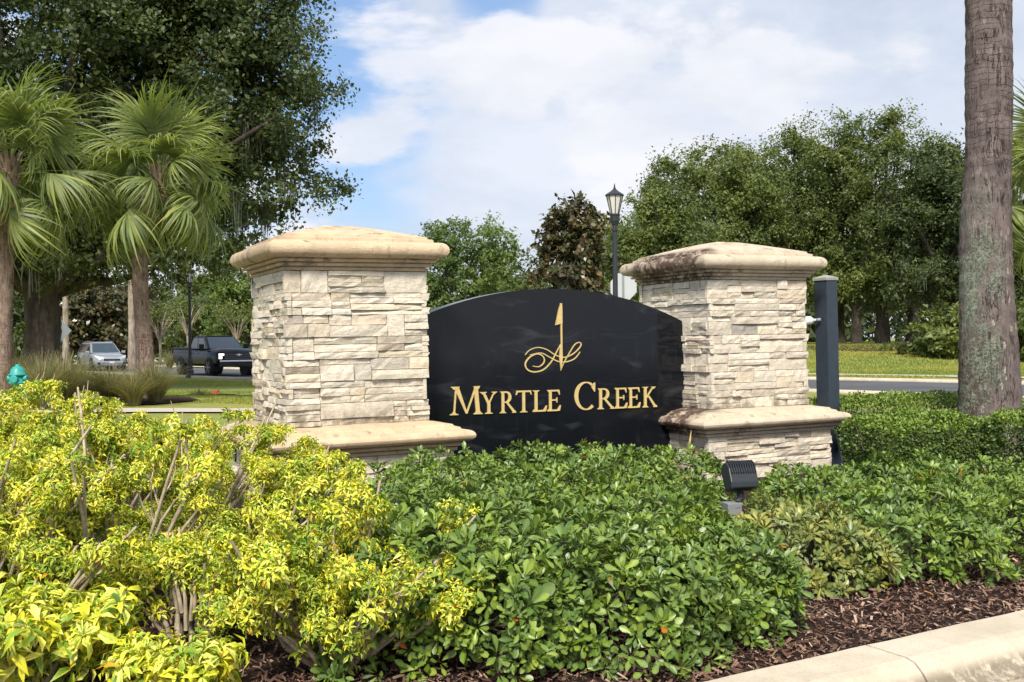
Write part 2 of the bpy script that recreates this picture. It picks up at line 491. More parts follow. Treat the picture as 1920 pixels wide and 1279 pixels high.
M['edge'] = m_plain('panel_edge', (0.16, 0.17, 0.19), 0.35, nz=(20, 0.2))
M['darkmetal'] = m_plain('dark_painted_metal', (0.022, 0.027, 0.034), 0.42, nz=(14, 0.3))
M['postpaint'] = m_plain('slate_post_paint', (0.030, 0.042, 0.060), 0.40, nz=(9, 0.35))
M['postcap'] = m_plain('weathered_cap', (0.30, 0.30, 0.28), 0.8, nz=(22, 0.5))
M['white'] = m_plain('white_plastic', (0.72, 0.72, 0.70), 0.45)
M['signback'] = m_plain('bare_aluminium', (0.50, 0.52, 0.54), 0.5, 0.2, nz=(3, 0.08))
M['greymetal'] = m_plain('grey_steel', (0.28, 0.29, 0.30), 0.5, 0.3, nz=(8, 0.15))
M['lampglass'] = m_plain('frosted_lamp_glass', (0.62, 0.60, 0.58), 0.35)
M['teal'] = m_plain('teal_hydrant_paint', (0.03, 0.30, 0.27), 0.45, nz=(20, 0.25))
M['rubber'] = m_plain('tyre_rubber', (0.012, 0.012, 0.013), 0.8)
M['carglass'] = m_plain('tinted_glass', (0.012, 0.015, 0.018), 0.06, 0.0, 0.8)
M['windscreen'] = m_plain('windscreen_glass', (0.06, 0.085, 0.11), 0.05, 0.0, 0.8, coat=0.3)
M['silver'] = m_plain('silver_paint', (0.42, 0.45, 0.49), 0.28, 0.55, 0.5, coat=0.8)
M['blackpaint'] = m_plain('black_navy_paint', (0.003, 0.005, 0.012), 0.16, 0.0, 0.22, coat=0.0)
M['trim'] = m_plain('black_trim', (0.015, 0.015, 0.017), 0.5)
M['chrome'] = m_plain('bright_trim', (0.60, 0.62, 0.65), 0.2, 0.9)
M['lens'] = m_plain('headlight_lens', (0.75, 0.78, 0.80), 0.12, 0.1, 0.8)
m_, b_ = new_mat('lit_headlight')
_p = b_.n('ShaderNodeBsdfPrincipled', {'Base Color': (.8, .82, .85), 'Roughness': .2, 'Emission Color': (1.0, .97, .90), 'Emission Strength': 1.6})
b_.n('ShaderNodeOutputMaterial', {'Surface': _p})
M['litlens'] = m_
M['rim'] = m_plain('grey_rim', (0.20, 0.21, 0.22), 0.35, 0.7)
M['plate'] = m_plain('plate_white', (0.65, 0.66, 0.64), 0.5)
M['redfl'] = m_leaf('red_bromeliad_leaf', [(0.55, 0.06, 0.03), (0.65, 0.16, 0.06)], 0.5, 0.2)

def m_kerb():
    m, b = new_mat('pale_kerb_concrete')
    P = b.pos()
    a = b.noise(P, 2.0, 7, 0.65)
    f = b.noise(P, 140, 4, 0.7)
    ag = b.vor(P, 170)
    c = b.mix(b.smooth(a, 0.3, 0.7), (0.50, 0.43, 0.32), (0.64, 0.56, 0.44))
    c = b.mix(b.math('MULTIPLY', b.smooth(f, 0.55, 0.7), 0.45), c, (0.30, 0.25, 0.19))
    z = b.n('ShaderNodeSeparateXYZ', {0: P}).outputs[2]
    edge = b.math('MULTIPLY', b.smooth(z, -0.01, -0.07), b.smooth(b.noise(P, 9, 9, 0.75), 0.34, 0.52))
    c = b.mix(b.math('MULTIPLY', edge, 0.8), c, (0.15, 0.125, 0.09))
    c = b.mix(b.math('MULTIPLY', b.smooth(b.vor(P, 75), 0.30, 0.12), 0.28), c, (0.36, 0.30, 0.22))
    c = b.mix(b.math('MULTIPLY', b.smooth(b.noise(P, 42, 8, 0.8), 0.50, 0.64), 0.40), c, (0.36, 0.305, 0.23))
    spots = b.smooth(b.noise(P, 9, 8, 0.75), 0.62, 0.72)
    c = b.mix(b.math('MULTIPLY', spots, 0.5), c, (0.15, 0.13, 0.10))
    b.pbr(c, 0.9, b.bump(b.math('ADD', f, b.math('MULTIPLY', ag, 0.8)), 0.5, 0.004), spec=0.2)
    return m
M['kerb'] = m_kerb()

def m_ground(name, cols, sc, rough=0.95, bs=0.6, bd=0.02, big=None):
    m, b = new_mat(name)
    P = b.pos()
    f = b.noise(P, sc, 8, 0.7)
    c = b.ramp(f, cols)
    if big:
        g = b.noise(P, big[0], 5, 0.6)
        c = b.mix(b.smooth(g, 0.38, 0.62), b.mix(1.0, c, big[1], 'MULTIPLY'), b.mix(1.0, c, big[2], 'MULTIPLY'))
    h = b.noise(P, sc * 3, 6, 0.75)
    b.pbr(c, rough, b.bump(h, bs, bd), spec=0.2)
    return m
M['lawn'] = m_ground('lawn_turf', [(0.25, (0.16, 0.175, 0.040)), (0.5, (0.22, 0.245, 0.065)), (0.75, (0.31, 0.30, 0.105))], 2.5, big=(0.12, (0.85, 0.95, 0.9), (1.35, 1.15, 1.05)))
M['mulch'] = m_ground('mulch_bed', [(0.3, (0.020, 0.011, 0.009)), (0.55, (0.055, 0.030, 0.023)), (0.75, (0.12, 0.07, 0.052))], 28, bs=1.0, bd=0.03)
M['asphalt'] = m_ground('asphalt', [(0.3, (0.075, 0.078, 0.083)), (0.7, (0.115, 0.118, 0.125))], 40, 0.9, 0.4, 0.01, big=(0.4, (0.9, 0.9, 0.9), (1.15, 1.15, 1.15)))
M['gutter'] = m_ground('tan_gutter', [(0.3, (0.24, 0.20, 0.145)), (0.5, (0.40, 0.34, 0.26)), (0.7, (0.52, 0.46, 0.37))], 18, 0.9, 0.5, 0.008, big=(1.5, (0.7, 0.68, 0.65), (1.15, 1.15, 1.15)))
M['walk'] = m_ground('sidewalk_concrete', [(0.3, (0.42, 0.38, 0.31)), (0.7, (0.55, 0.51, 0.43))], 10, 0.9, 0.3, 0.005)

# ------------------------------------------------------------------ setting: ground, roads, kerb
KP = np.array([0.935, 4.89]); KU = np.array([0.855, 0.518]); KV = np.array([-0.518, 0.855])   # kerb line, along, and towards the bed

def terrain(x, y):
    z = 0.36 * np.exp(-((x + 9.5) ** 2 + (y - 23) ** 2) / 42.0)
    t = np.clip((y - 47) / 20.0, 0, 1); t = t * t * (3 - 2 * t)
    wx = np.clip((x - 4) / 10.0, 0, 1)
    return z + 1.15 * t * wx

def ground_sheet(name, mat, xs, ys, zoff, fn=None, parent=None, uv=None):
    X, Y = np.meshgrid(xs, ys)
    if uv is None:
        PX, PY = X, Y
    else:
        PX = uv[0][0] + X * uv[1][0] + Y * uv[2][0]
        PY = uv[0][1] + X * uv[1][1] + Y * uv[2][1]
    Z = (fn(PX, PY) if fn else 0 * PX) + zoff
    V = np.stack([PX, PY, Z], -1).reshape(-1, 3)
    nx = len(xs)
    F = [(j * nx + i, j * nx + i + 1, (j + 1) * nx + i + 1, (j + 1) * nx + i) for j in range(len(ys) - 1) for i in range(nx - 1)]
    me = np_mesh(name, V, F, smooth=True)
    o = link(name, me, mat, parent)
    if parent is None:
        tag(o, kind='structure')
    return o

us = np.concatenate([np.arange(-700, -80, 60), np.arange(-80, 90, 1.6), np.arange(100, 760, 60)])
vs_ = np.concatenate([[-0.25], np.arange(0.6, 130, 1.6), np.arange(150, 900, 70)])
ground_sheet('ground', M['lawn'], us, vs_, 0.0, terrain, uv=(KP, KU, KV))

# mulch bed, a sheet 6 mm above the ground
def bed(name, poly, z=0.006, sub=None):
    me = bpy.data.meshes.new(name)
    import bmesh
    bm = bmesh.new()
    vs = [bm.verts.new((x, y, 0)) for x, y in poly]
    bm.faces.new(vs)
    bmesh.ops.triangulate(bm, faces=bm.faces)
    for _ in range(4 if sub is None else sub):
        bmesh.ops.subdivide_edges(bm, edges=bm.edges, cuts=1, use_grid_fill=True)
    for v in bm.verts:
        v.co.z = float(terrain(v.co.x, v.co.y)) + z + (0.02 if sub else 0)
    bmesh.ops.recalc_face_normals(bm, faces=bm.faces)
    if sum(f.normal.z for f in bm.faces) < 0:
        bmesh.ops.reverse_faces(bm, faces=bm.faces)
    bm.to_mesh(me); bm.free()
    return tag(link(name, me, M['mulch'], smooth=False), kind='structure')

def kp(u, v):
    p = KP + KU * u + KV * v
    return (float(p[0]), float(p[1]))
bed('mulch_ground', [kp(-8, 0.0), kp(-4, 0.0), kp(0, 0.0), kp(4, 0.0), kp(9, 0.0), kp(9, 6), kp(5, 7.6), kp(1, 9), kp(-3, 7), kp(-6, 8), kp(-9, 7)])
bed('palm_mulch_ground', [(-12.5, 21.6), (-9.5, 21.4), (-7.4, 22), (-6.9, 23.6), (-7.6, 25.0), (-10, 25.6), (-13, 25)], sub=5)
bed('flower_mulch_ground', [(-9.2, 29.9), (-8.0, 29.6), (-7.9, 31.0), (-8.7, 31.8), (-9.5, 31.2)], sub=4)
bed('far_mulch_ground', [(16.5, 62), (19.5, 60), (26, 60), (27, 66), (18, 67)], sub=5)

# kerb in cast segments with open joints, tan gutter and asphalt street
kerb = tag(bpy.data.objects.new('kerb', None), kind='structure'); COL.objects.link(kerb)
prof = [(0.0, -0.2), (0.0, 0.018), (-0.012, 0.03), (-0.25, 0.026), (-0.30, 0.014), (-0.345, -0.025), (-0.385, -0.08), (-0.42, -0.106), (-0.45, -0.113), (-0.45, -0.2)]
u0 = -11.22
while u0 < 14:
    ln = 3.05
    mb = MB()
    nseg = 24
    for i in range(nseg + 1):
        uu = u0 + 0.007 + (ln - 0.014) * i / nseg
        for k, (v, z) in enumerate(prof):
            jx = 0.008 * mnoise.noise((uu * 4, v * 9, 3.1)) if 0 < k < 9 else 0
            wob = 0.014 * mnoise.noise((uu * 3.1, 7.7, k * .3))
            x, y = kp(uu, v + (wob if k in (1, 2) else 0))
            mb.v.append((x, y, z + jx * 0.5))
    n = len(prof)
    for i in range(nseg):
        for k in range(n):
            k2 = (k + 1) % n
            mb.f.append((i * n + k, i * n + k2, (i + 1) * n + k2, (i + 1) * n + k))
    mb.f.append(tuple(range(n))); mb.f.append(tuple(nseg * n + k for k in reversed(range(n))))
    mb.build('kerb_segment', M['kerb'], kerb, fix=True)
    u0 += ln
ground_sheet('gutter_pan', M['gutter'], np.arange(-14, 15, 0.5), np.array([-1.05, -0.8, -0.445]), -0.126, uv=(KP, KU, KV))
ground_sheet('near_street', M['asphalt'], np.concatenate([[-300, -60], np.arange(-16, 17, 1.0), [60, 300]]), np.array([-60, -12, -6, -3, -1.05, -0.5]), -0.132, uv=(KP, KU, KV))

# the avenue behind
AV = np.array([(-110, 164), (-80, 125), (-40, 84), (-24, 66), (-13.5, 54), (-6, 46.5), (2, 41.8), (8, 38.0), (13, 33), (18, 26.5), (24, 18), (32, 6), (40, -6)], float)
def smooth_line(P, n=12):
    out = []
    for i in range(len(P) - 1):
        p0 = P[max(i - 1, 0)]; p1 = P[i]; p2 = P[i + 1]; p3 = P[min(i + 2, len(P) - 1)]
        for k in range(n):
            t = k / n
            out.append(0.5 * ((2 * p1) + (-p0 + p2) * t + (2 * p0 - 5 * p1 + 4 * p2 - p3) * t * t + (-p0 + 3 * p1 - 3 * p2 + p3) * t ** 3))
    out.append(P[-1])
    return np.array(out)
AVL = smooth_line(AV)
def ribbon(name, line, a, b, z, mat, h=None, parent=None):
    T = unit(np.gradient(line, axis=0)); N = np.stack([-T[:, 1], T[:, 0]], 1)
    A = line + N * a; B = line + N * b
    if h is None:
        za = terrain(A[:, 0], A[:, 1]) + z; zb = terrain(B[:, 0], B[:, 1]) + z
        V = np.concatenate([np.c_[A, za], np.c_[B, zb]])
        m = len(line)
        F = [(i, i + m, i + m + 1, i + 1) if b < a else (i, i + 1, i + m + 1, i + m) for i in range(m - 1)]
        me = np_mesh(name, V, F)
    else:
        za = terrain(A[:, 0], A[:, 1]); m = len(line)
        V = np.concatenate([np.c_[A, za - .05], np.c_[A, za + h], np.c_[B, za + h], np.c_[B, za - .05]])
        F = [(i + k * m, i + k * m + 1, i + ((k + 1) % 4) * m + 1, i + ((k + 1) % 4) * m) for i in range(m - 1) for k in range(4)]
        me = np_mesh(name, V, F)
    o = link(name, me, mat, parent)
    return tag(o, kind='structure') if parent is None else o
ribbon('avenue', AVL, -4.0, 4.0, 0.02, M['asphalt'])
ribbon('avenue_kerb', AVL, 4.0, 4.3, 0, M['kerb'], h=0.13)
ribbon('avenue_kerb', AVL, -4.3, -4.0, 0, M['kerb'], h=0.10)
ribbon('sidewalk', AVL, 9.3, 10.9, 0.035, M['walk'])
ribbon('footpath', smooth_line(np.array([(-30, 20.5), (-12, 20.2), (-6.5, 20.8), (-3.5, 22.5), (0, 26), (3, 32)], float)), -0.38, 0.38, 0.03, M['walk'])
ribbon('side_lane', smooth_line(np.array([(-50, 118), (-36, 104), (-26, 92), (-10, 80), (4, 74)], float)), -2.5, 2.5, 0.03, M['walk'])

# ------------------------------------------------------------------ stone pillars and sign panel
TH = rad(26)
UX = np.array([math.cos(TH), math.sin(TH)]); UY = np.array([-math.sin(TH), math.cos(TH)])
C0 = np.array([-2.08, 10.0])
W = 1.36
def site(t, v, z=0.0):
    p = C0 + UX * t + UY * v
    return (float(p[0]), float(p[1]), z)

def stone_mesh(u0, u1, z0, z1, dep, back, fn, seed, nu=5, nz=3):
    """a split-faced stone: cleft front grid standing dep proud, sides going back"""
    w_, h_ = u1 - u0, z1 - z0
    nu = max(3, min(8, int(w_ / 0.055) + 2)); nz = 3 if h_ > 0.05 else 2
    vs = []; rr = random.Random(seed)
    tilt = rr.uniform(-0.012, 0.012); tz = rr.uniform(-0.008, 0.010)
    for j in range(nz):
        for i in range(nu):
            a = i / (nu - 1); b = j / (nz - 1)
            uu = u0 + w_ * a; z = z0 + h_ * b
            e = 0 if (0 < i < nu - 1) else 1
            dd = dep + tilt * (a - .5) * 2 + tz * (b - .5) * 2
            nn = mnoise.noise((uu * 11 + seed * 3.7, z * 22, seed * 1.3))
            n2 = mnoise.noise((uu * 30 + seed, z * 50, seed * .7))
            dd += 0.012 * nn + 0.005 * n2
            if e or j in (0, nz - 1):
                dd -= 0.004
            zj = z + (0.0035 * n2 if j in (0, nz - 1) and not e else 0) + (0.003 * mnoise.noise((uu * 9, z * 3, seed)) if j in (0, nz - 1) else 0)
            uj = uu + (0.004 * nn if e else 0)
            vs.append(fn(uj, max(dd, 0.006), zj))
    nf = len(vs)
    fs = [(j * nu + i, j * nu + i + 1, (j + 1) * nu + i + 1, (j + 1) * nu + i) for j in range(nz - 1) for i in range(nu - 1)]
    ring = [i for i in range(nu)] + [j * nu + nu - 1 for j in range(1, nz)] + [(nz - 1) * nu + i for i in reversed(range(nu - 1))] + [j * nu for j in reversed(range(1, nz - 1))]
    bp = []
    for r in ring:
        j, i = divmod(r, nu)
        bp.append(fn(u0 + w_ * i / (nu - 1), -back, z0 + h_ * j / (nz - 1)))
    vs += bp
    m = len(ring)
    for k in range(m):
        k2 = (k + 1) % m
        fs.append((ring[k], nf + k, nf + k2, ring[k2]))
    return vs, fs

def course_layout(width, z0, z1, rr, band_h=0.197):
    """returns list of (u0, u1, z0, z1, proud) for one face, in panel-like bands"""
    out = []
    nb = max(1, round((z1 - z0) / band_h)); bh = (z1 - z0) / nb
    for bnd in range(nb):
        za = z0 + bnd * bh; zb = za + bh
        bounds = [0.0]
        x = rr.uniform(0.18, 0.42)
        while x < width - 0.13:
            bounds.append(x); x += rr.choice([0.2, 0.32, 0.45, 0.56, 0.66]) * rr.uniform(0.85, 1.15)
        bounds.append(width)
        for a, b in zip(bounds, bounds[1:]):
            k = rr.choices([1, 2, 3, 4], [0.07, 0.33, 0.42, 0.18])[0]
            if b - a > 0.45 and k == 1: k = 2
            cuts = sorted(rr.uniform(0.25, 0.75) for _ in range(k - 1)) if k == 2 else [(i + 1) / k + rr.uniform(-.05, .05) for i in range(k - 1)]
            zs = [za] + [za + c * bh for c in cuts] + [zb]
            for zl, zh in zip(zs, zs[1:]):
                w_ = b - a
                parts = [a, b]
                if w_ > 0.34 and rr.random() < 0.42:
                    parts = [a, a + w_ * rr.uniform(0.3, 0.7), b]
                for p, q in zip(parts, parts[1:]):
                    out.append((p, q, zl, zh, rr.choice([0.014, 0.022, 0.03, 0.04, 0.048]), bnd))
    return out

def clad(parent, x0, x1, y0, y1, z0, z1, seed, g=0.0028):
    """front (y0) and left (x0) faces stone by stone, the two others joined"""
    rr = random.Random(seed)
    wx, wy = x1 - x0, y1 - y0
    def put(lst, fn, width, lead, joined=None):
        for k, (a, b, zl, zh, pr, bnd) in enumerate(lst):
            even = bnd % 2 == 0
            aa, bb = a + g, b - g
            if a < 1e-6:
                aa = (-0.034 if even == lead else 0.004)
            if b > width - 1e-6:
                bb = width + (0.034 if even == lead else -0.004)
            vs, fs = stone_mesh(aa, bb, zl + g, zh - g, pr, 0.03, fn, rr.random() * 90)
            if joined is None:
                mb = MB().add(vs, fs)
                link('stone', mb.mesh('stone'), M['stone'], parent)
            else:
                joined.add(vs, fs)
    put(course_layout(wx, z0, z1, rr), lambda u, dd, z: (x0 + u, y0 - dd, z), wx, True)
    put(course_layout(wy, z0, z1, rr), lambda u, dd, z: (x0 - dd, y1 - u, z), wy, False)
    jb = MB()
    put(course_layout(wx, z0, z1, rr), lambda u, dd, z: (x1 - u, y1 + dd, z), wx, True, jb)
    put(course_layout(wy, z0, z1, rr), lambda u, dd, z: (x1 + dd, y0 + u, z), wy, False, jb)
    tag(jb.build('stone_cladding', M['stone'], parent), kind='stuff')

def sweep_square(parent, name, half, prof, mat, seed, cy, rough=0.004, nside=26):
    """prof: (offset outward from the shaft face, z)"""
    pts = []
    for o, z in prof:
        h = half + o
        ring = []
        for s in range(4):
            for i in range(nside):
                t = -1 + 2 * i / nside
                # denser near corners so the mitre stays crisp
                t = math.copysign(abs(t) ** 0.8, t) if t else 0
                x, y = [(t * h, -h), (h, t * h), (-t * h, h), (-h, -t * h)][s]
                q = (x * 7 + seed, y * 7, z * 7)
                nn = rough * .8 * mnoise.noise((q[0] * .5, q[1] * .5, q[2] * .5)) + rough * .3 * mnoise.noise(q)
                k = 1 + nn / max(h, 0.2)
                ring.append((x * k, cy + y * k, z + nn * 0.6))
        pts.append(ring)
    n = 4 * nside
    V = [p for r in pts for p in r]
    F = [(j * n + i, j * n + (i + 1) % n, (j + 1) * n + (i + 1) % n, (j + 1) * n + i) for j in range(len(pts) - 1) for i in range(n)]
    mb = MB().add(V, F)
    mb.f.append(tuple(reversed(range(n))))
    mb.f.append(tuple((len(pts) - 1) * n + i for i in range(n)))
    o = mb.build(name, mat, parent)
    me = o.data
    me.polygons.foreach_set('use_smooth', np.ones(len(me.polygons), bool))
    try:
        me.set_sharp_from_angle(angle=rad(28))
    except Exception:
        pass
    return o

def arc_prof(o_in, z_bot, z_top, bulge, n=9):
    zc = (z_bot + z_top) / 2; hz = (z_top - z_bot) / 2
    return [(o_in + bulge * math.cos(a), zc + hz * math.sin(a)) for a in np.linspace(-math.pi / 2, math.pi / 2, n)]

CAP = [(-0.02, 2.268), (0.034, 2.270), (0.038, 2.298), (0.022, 2.300), (0.022, 2.306), (0.072, 2.309), (0.076, 2.336), (0.058, 2.338), (0.058, 2.345), (0.108, 2.349), (0.112, 2.372), (0.096, 2.375), (0.096, 2.383), (0.128, 2.385)] + \
      arc_prof(0.128, 2.386, 2.545, 0.082) + [(0.090, 2.549), (0.088, 2.574), (0.046, 2.586), (0.040, 2.606), (0.00, 2.617), (-0.30, 2.700), (-0.52, 2.752), (-0.66, 2.764)]
LEDGE = [(0.18, 0.500), (0.236, 0.502), (0.240, 0.534), (0.222, 0.537), (0.222, 0.545), (0.276, 0.549), (0.280, 0.576), (0.262, 0.579), (0.262, 0.588), (0.305, 0.591)] + \
        arc_prof(0.305, 0.594, 0.705, 0.075) + [(0.270, 0.712), (0.262, 0.730), (0.215, 0.742), (0.205, 0.758), (0.0, 0.792), (-0.03, 0.795)]

def pillar(t0, label, seed, mat, lean):
    root = thing('stone_pillar', site(t0 + W / 2, 0, 0), label, 'stone pillar', 'stone pillars of the entrance sign', rz=TH)
    root.rotation_euler[1] = lean
    h = W / 2
    core = MB()
    core.box((0, h, 1.53), (W - 0.012, W - 0.012, 1.47)).box((0, h, 0.25), (W + 0.36 - 0.012, W + 0.36 - 0.012, 0.499))
    core.build('mortar_core', M['mortar'], root)
    clad(root, -h, h, 0, W, 0.792, 2.266, seed)
    b = 0.18
    clad(root, -h - b, h + b, -b, W + b, 0.0, 0.499, seed + 5)
    for nm, pr in (('capstone', CAP), ('ledge', LEDGE)):
        sweep_square(root, nm, h, pr, mat, seed, h)
    return root
pillar(0.0, 'larger nearer stone-clad pillar with a clean tan cap left of the sign', 11, M['cast_a'], rad(-0.7))
pillar(4.83, 'farther stone-clad pillar with a dark-stained cap right of the sign', 23, M['cast_b'], rad(-0.6))

# sign panel: local frame x along the front, y into the panel
pan = thing('sign_panel', site(0, 0.50, 0), 'polished black arched sign panel reading Myrtle Creek in gold between the pillars', 'sign', rz=TH)
tc, hw, zs_, rise = 3.095, 1.735, 1.78, 0.375
Rr = (hw * hw + rise * rise) / (2 * rise)
arc = []
for i in range(49):
    t = tc + hw - 2 * hw * i / 48
    arc.append((t, zs_ + rise - Rr + math.sqrt(Rr * Rr - (t - tc) ** 2)))
outline = [(tc - hw, 0.0), (tc + hw, 0.0)] + arc
slab = MB().prism(outline, 0.0, 0.20, lambda a, b, d_: (a, d_, b))
so = slab.build('panel_slab', M['panel'], pan, fix=True)
so.data.materials.append(M['edge'])
for p in so.data.polygons:
    if p.normal.z > 0.5:
        p.material_index = 1

def poly_ring(pts, width):
    """closed polygon around a centre line; width scalar or per-point"""
    P = np.array(pts, float); n = len(P)
    wv = np.full(n, width) if np.isscalar(width) else np.array(width, float)
    T = unit(np.gradient(P, axis=0)); N = np.stack([-T[:, 1], T[:, 0]], 1)
    return P + N * wv[:, None] / 2, P - N * wv[:, None] / 2
def strip3d(mb, A, B, front, back, sx=lambda a, b: (a, b)):
    """a bevelled raised strip between the two edge lines"""
    n = len(A); o = len(mb.v)
    for i in range(n):
        a = sx(*A[i]); b_ = sx(*B[i]); 
        mb.v += [(a[0], back, a[1]), (a[0], front, a[1]), (b_[0], front, b_[1]), (b_[0], back, b_[1])]
    for i in range(n - 1):
        for k in range(4):
            mb.f.append((o + i * 4 + k, o + i * 4 + (k + 1) % 4, o + (i + 1) * 4 + (k + 1) % 4, o + (i + 1) * 4 + k))
    mb.f.append((o, o + 3, o + 2, o + 1)); e = o + (n - 1) * 4
    mb.f.append((e, e + 1, e + 2, e + 3))

# letters: strokes in a unit box (x 0..1, y 0..1); widths in the same units
def arcpts(cx, cy, rx, ry, a0, a1, n=22):
    return [(cx + rx * math.cos(rad(a)), cy + ry * math.sin(rad(a))) for a in np.linspace(a0, a1, n)]
TK, TN, SF = 0.20, 0.075, 0.055
def bar(x0, y0, x1, y1, w0, w1=None):
    """a slanted stem with horizontal ends"""
    w1 = w0 if w1 is None else w1
    return ('poly', [(x0 - w0 / 2, y0), (x0 + w0 / 2, y0), (x1 + w1 / 2, y1), (x1 - w1 / 2, y1)])
def serif(x, y, w_, stem, up):
    h = SF * (1 if up else -1)
    return ('poly', [(x - w_ / 2, y), (x + w_ / 2, y), (x + w_ / 2, y + h * .45), (x + stem / 2 + .03, y + h), (x + stem / 2, y + h * 2), (x - stem / 2, y + h * 2), (x - stem / 2 - .03, y + h), (x - w_ / 2, y + h * .45)])
def hbar(x0, x1, y, th, tip=0, dirn=1):
    return ('poly', [(x0, y - th / 2), (x1, y - th / 2), (x1, y + th / 2), (x0, y + th / 2)])
def hook(x, y, w_, h, s=1):
    """the beak at the end of an arm"""
    return ('poly', [(x - w_, y), (x + w_ * .25, y), (x + w_ * .55, y + h), (x + w_ * .2, y + h)])
def stroke(pts, ws):
    return ('line', pts, ws)
def fat(a0, a1, thick, thin, n=22):
    return [thin + (thick - thin) * abs(math.cos(rad(a))) ** 1.2 for a in np.linspace(a0, a1, n)]
GL = {
 'M': [bar(.13, 0, .20, 1, .05), bar(.20, 1, .52, .04, .15, .06), bar(.52, .04, .82, 1, .05), bar(.88, 0, .81, 1, .125), serif(.13, 0, .26, .05, True), serif(.88, 0, .28, .125, True), serif(.17, 1, .26, .12, False), serif(.84, 1, .20, .10, False)],
 'Y': [bar(.5, .44, .17, 1, .17, .17), bar(.5, .44, .84, 1, .075, .07), bar(.5, 0, .5, .46, .17), serif(.5, 0, .46, .17, True), serif(.17, 1, .40, .16, False), serif(.83, 1, .32, .07, False)],
 'R': [bar(.20, 0, .20, 1, .16), serif(.20, 0, .38, .16, True), serif(.18, 1, .28, .16, False), hbar(.2, .40, .965, .07), hbar(.2, .42, .50, .06), stroke(arcpts(.38, .732, .24, .232, 92, -92), fat(92, -92, .17, .07)), bar(.90, .02, .42, .50, .19, .15), serif(.88, 0, .24, .12, True)],
 'T': [bar(.5, 0, .5, .98, .17), serif(.5, 0, .46, .17, True), hbar(.04, .96, .96, .075), ('poly', [(.0, .80), (.05, .80), (.14, .93), (.10, .995), (.05, .995)]), ('poly', [(1.0, .80), (.95, .80), (.86, .93), (.90, .995), (.95, .995)])],
 'L': [bar(.26, 0, .26, 1, .19), serif(.26, 1, .46, .19, False), serif(.20, 0, .34, .19, True), hbar(.2, .86, .038, .075), ('poly', [(.70, .01), (.92, .01), (1.0, .28), (.95, .28)])],
 'E': [bar(.24, 0, .24, 1, .19), serif(.18, 1, .34, .19, False), serif(.18, 0, .34, .19, True), hbar(.2, .86, .962, .075), hbar(.3, .74, .52, .065), hbar(.2, .88, .038, .075), ('poly', [(.70, .99), (.90, .99), (.93, .76), (.88, .76)]), ('poly', [(.68, .64), (.74, .64), (.74, .40), (.68, .40)]), ('poly', [(.70, .01), (.92, .01), (1.0, .27), (.95, .27)])],
 'C': [stroke(arcpts(.56, .5, .44, .485, 52, 312, 40), [.05 + .12 * abs(math.cos(rad(a))) ** 1.3 for a in np.linspace(52, 312, 40)]), ('poly', [(.80, .80), (.93, .97), (.97, .97), (.96, .64), (.92, .64)])],
 'K': [bar(.22, 0, .22, 1, .17), serif(.22, 0, .38, .17, True), serif(.22, 1, .38, .17, False), bar(.26, .44, .76, 1, .09, .075), serif(.76, 1, .30, .07, False), bar(.88, 0.02, .42, .56, .20, .13), serif(.88, 0, .24, .14, True)],
}
TXT = [('M', 1.818, 2.189, .300), ('Y', 2.172, 2.370, .235), ('R', 2.400, 2.597, .235), ('T', 2.594, 2.786, .238), ('L', 2.794, 2.976, .235), ('E', 2.978, 3.148, .235),
       ('C', 3.313, 3.600, .312), ('R', 3.618, 3.840, .235), ('E', 3.845, 4.016, .235), ('E', 4.022, 4.192, .235), ('K', 4.215, 4.418, .237)]
for ch, t0, t1, hh in TXT:
    mb = MB(); k = 0
    wd = t1 - t0
    for st in GL[ch]:
        fr = -0.013 - 0.0006 * k; k += 1
        sx = lambda a, b: (t0 + a * wd, 0.802 + b * hh)
        if st[0] == 'poly':
            mb.prism(st[1], 0.0, fr, lambda a, b, d_: (t0 + a * wd, d_, 0.802 + b * hh))
        else:
            P = np.array(st[1]) * [wd, hh]
            A, B = poly_ring(P, np.array(st[2]) * (wd + hh) / 2 * 0.92)
            strip3d(mb, A, B, fr, 0.0, lambda a, b: (t0 + a, 0.802 + b))
    mb.build('letter', M['gold'], pan, fix=True)

def emb(pts):
    return [(2.707 + .00183 * (x - 742), 2.283 - .00161 * y) for x, y in pts]
def spline(pts, n=8):
    return smooth_line(np.array(pts, float), n)
curves = [([(745, 532), (775, 500), (830, 482), (890, 497), (950, 535), (1010, 552), (1070, 530), (1115, 490), (1129, 462), (1112, 450), (1082, 468), (1045, 525), (1008, 590), (985, 642)], 8),
          ([(795, 608), (840, 612), (872, 582), (866, 546), (828, 525), (778, 545), (746, 590), (760, 632), (810, 648), (870, 632), (920, 582), (955, 520), (984, 466)], 10),
          ([(775, 533), (850, 520), (910, 550), (970, 580), (1030, 582), (1085, 560), (1122, 515)], 8)]
for k, (c, wpx) in enumerate(curves):
    P = spline(emb(c))
    m_ = len(P)
    wv = np.array([wpx * (.55 + .6 * math.sin(math.pi * i / (m_ - 1)) ** .7) for i in range(m_)]) * .00132
    A, B = poly_ring(P, wv)
    mb = MB(); strip3d(mb, A, B, -0.011 - 0.0012 * k, 0.0)
    mb.build('flourish', M['gold'], pan, fix=True)
MB().prism(emb([(984, 178), (996, 180), (996, 480), (998, 560), (986, 644), (976, 560), (980, 470), (987, 460)]), 0, -0.017, lambda a, b, d_: (a, d_, b)).build('flagstick', M['gold'], pan, fix=True)
MB().prism(emb([(986, 184), (997, 205), (997, 318), (950, 330), (972, 225)]), 0, -0.0195, lambda a, b, d_: (a, d_, b)).build('flag', M['gold'], pan, fix=True)

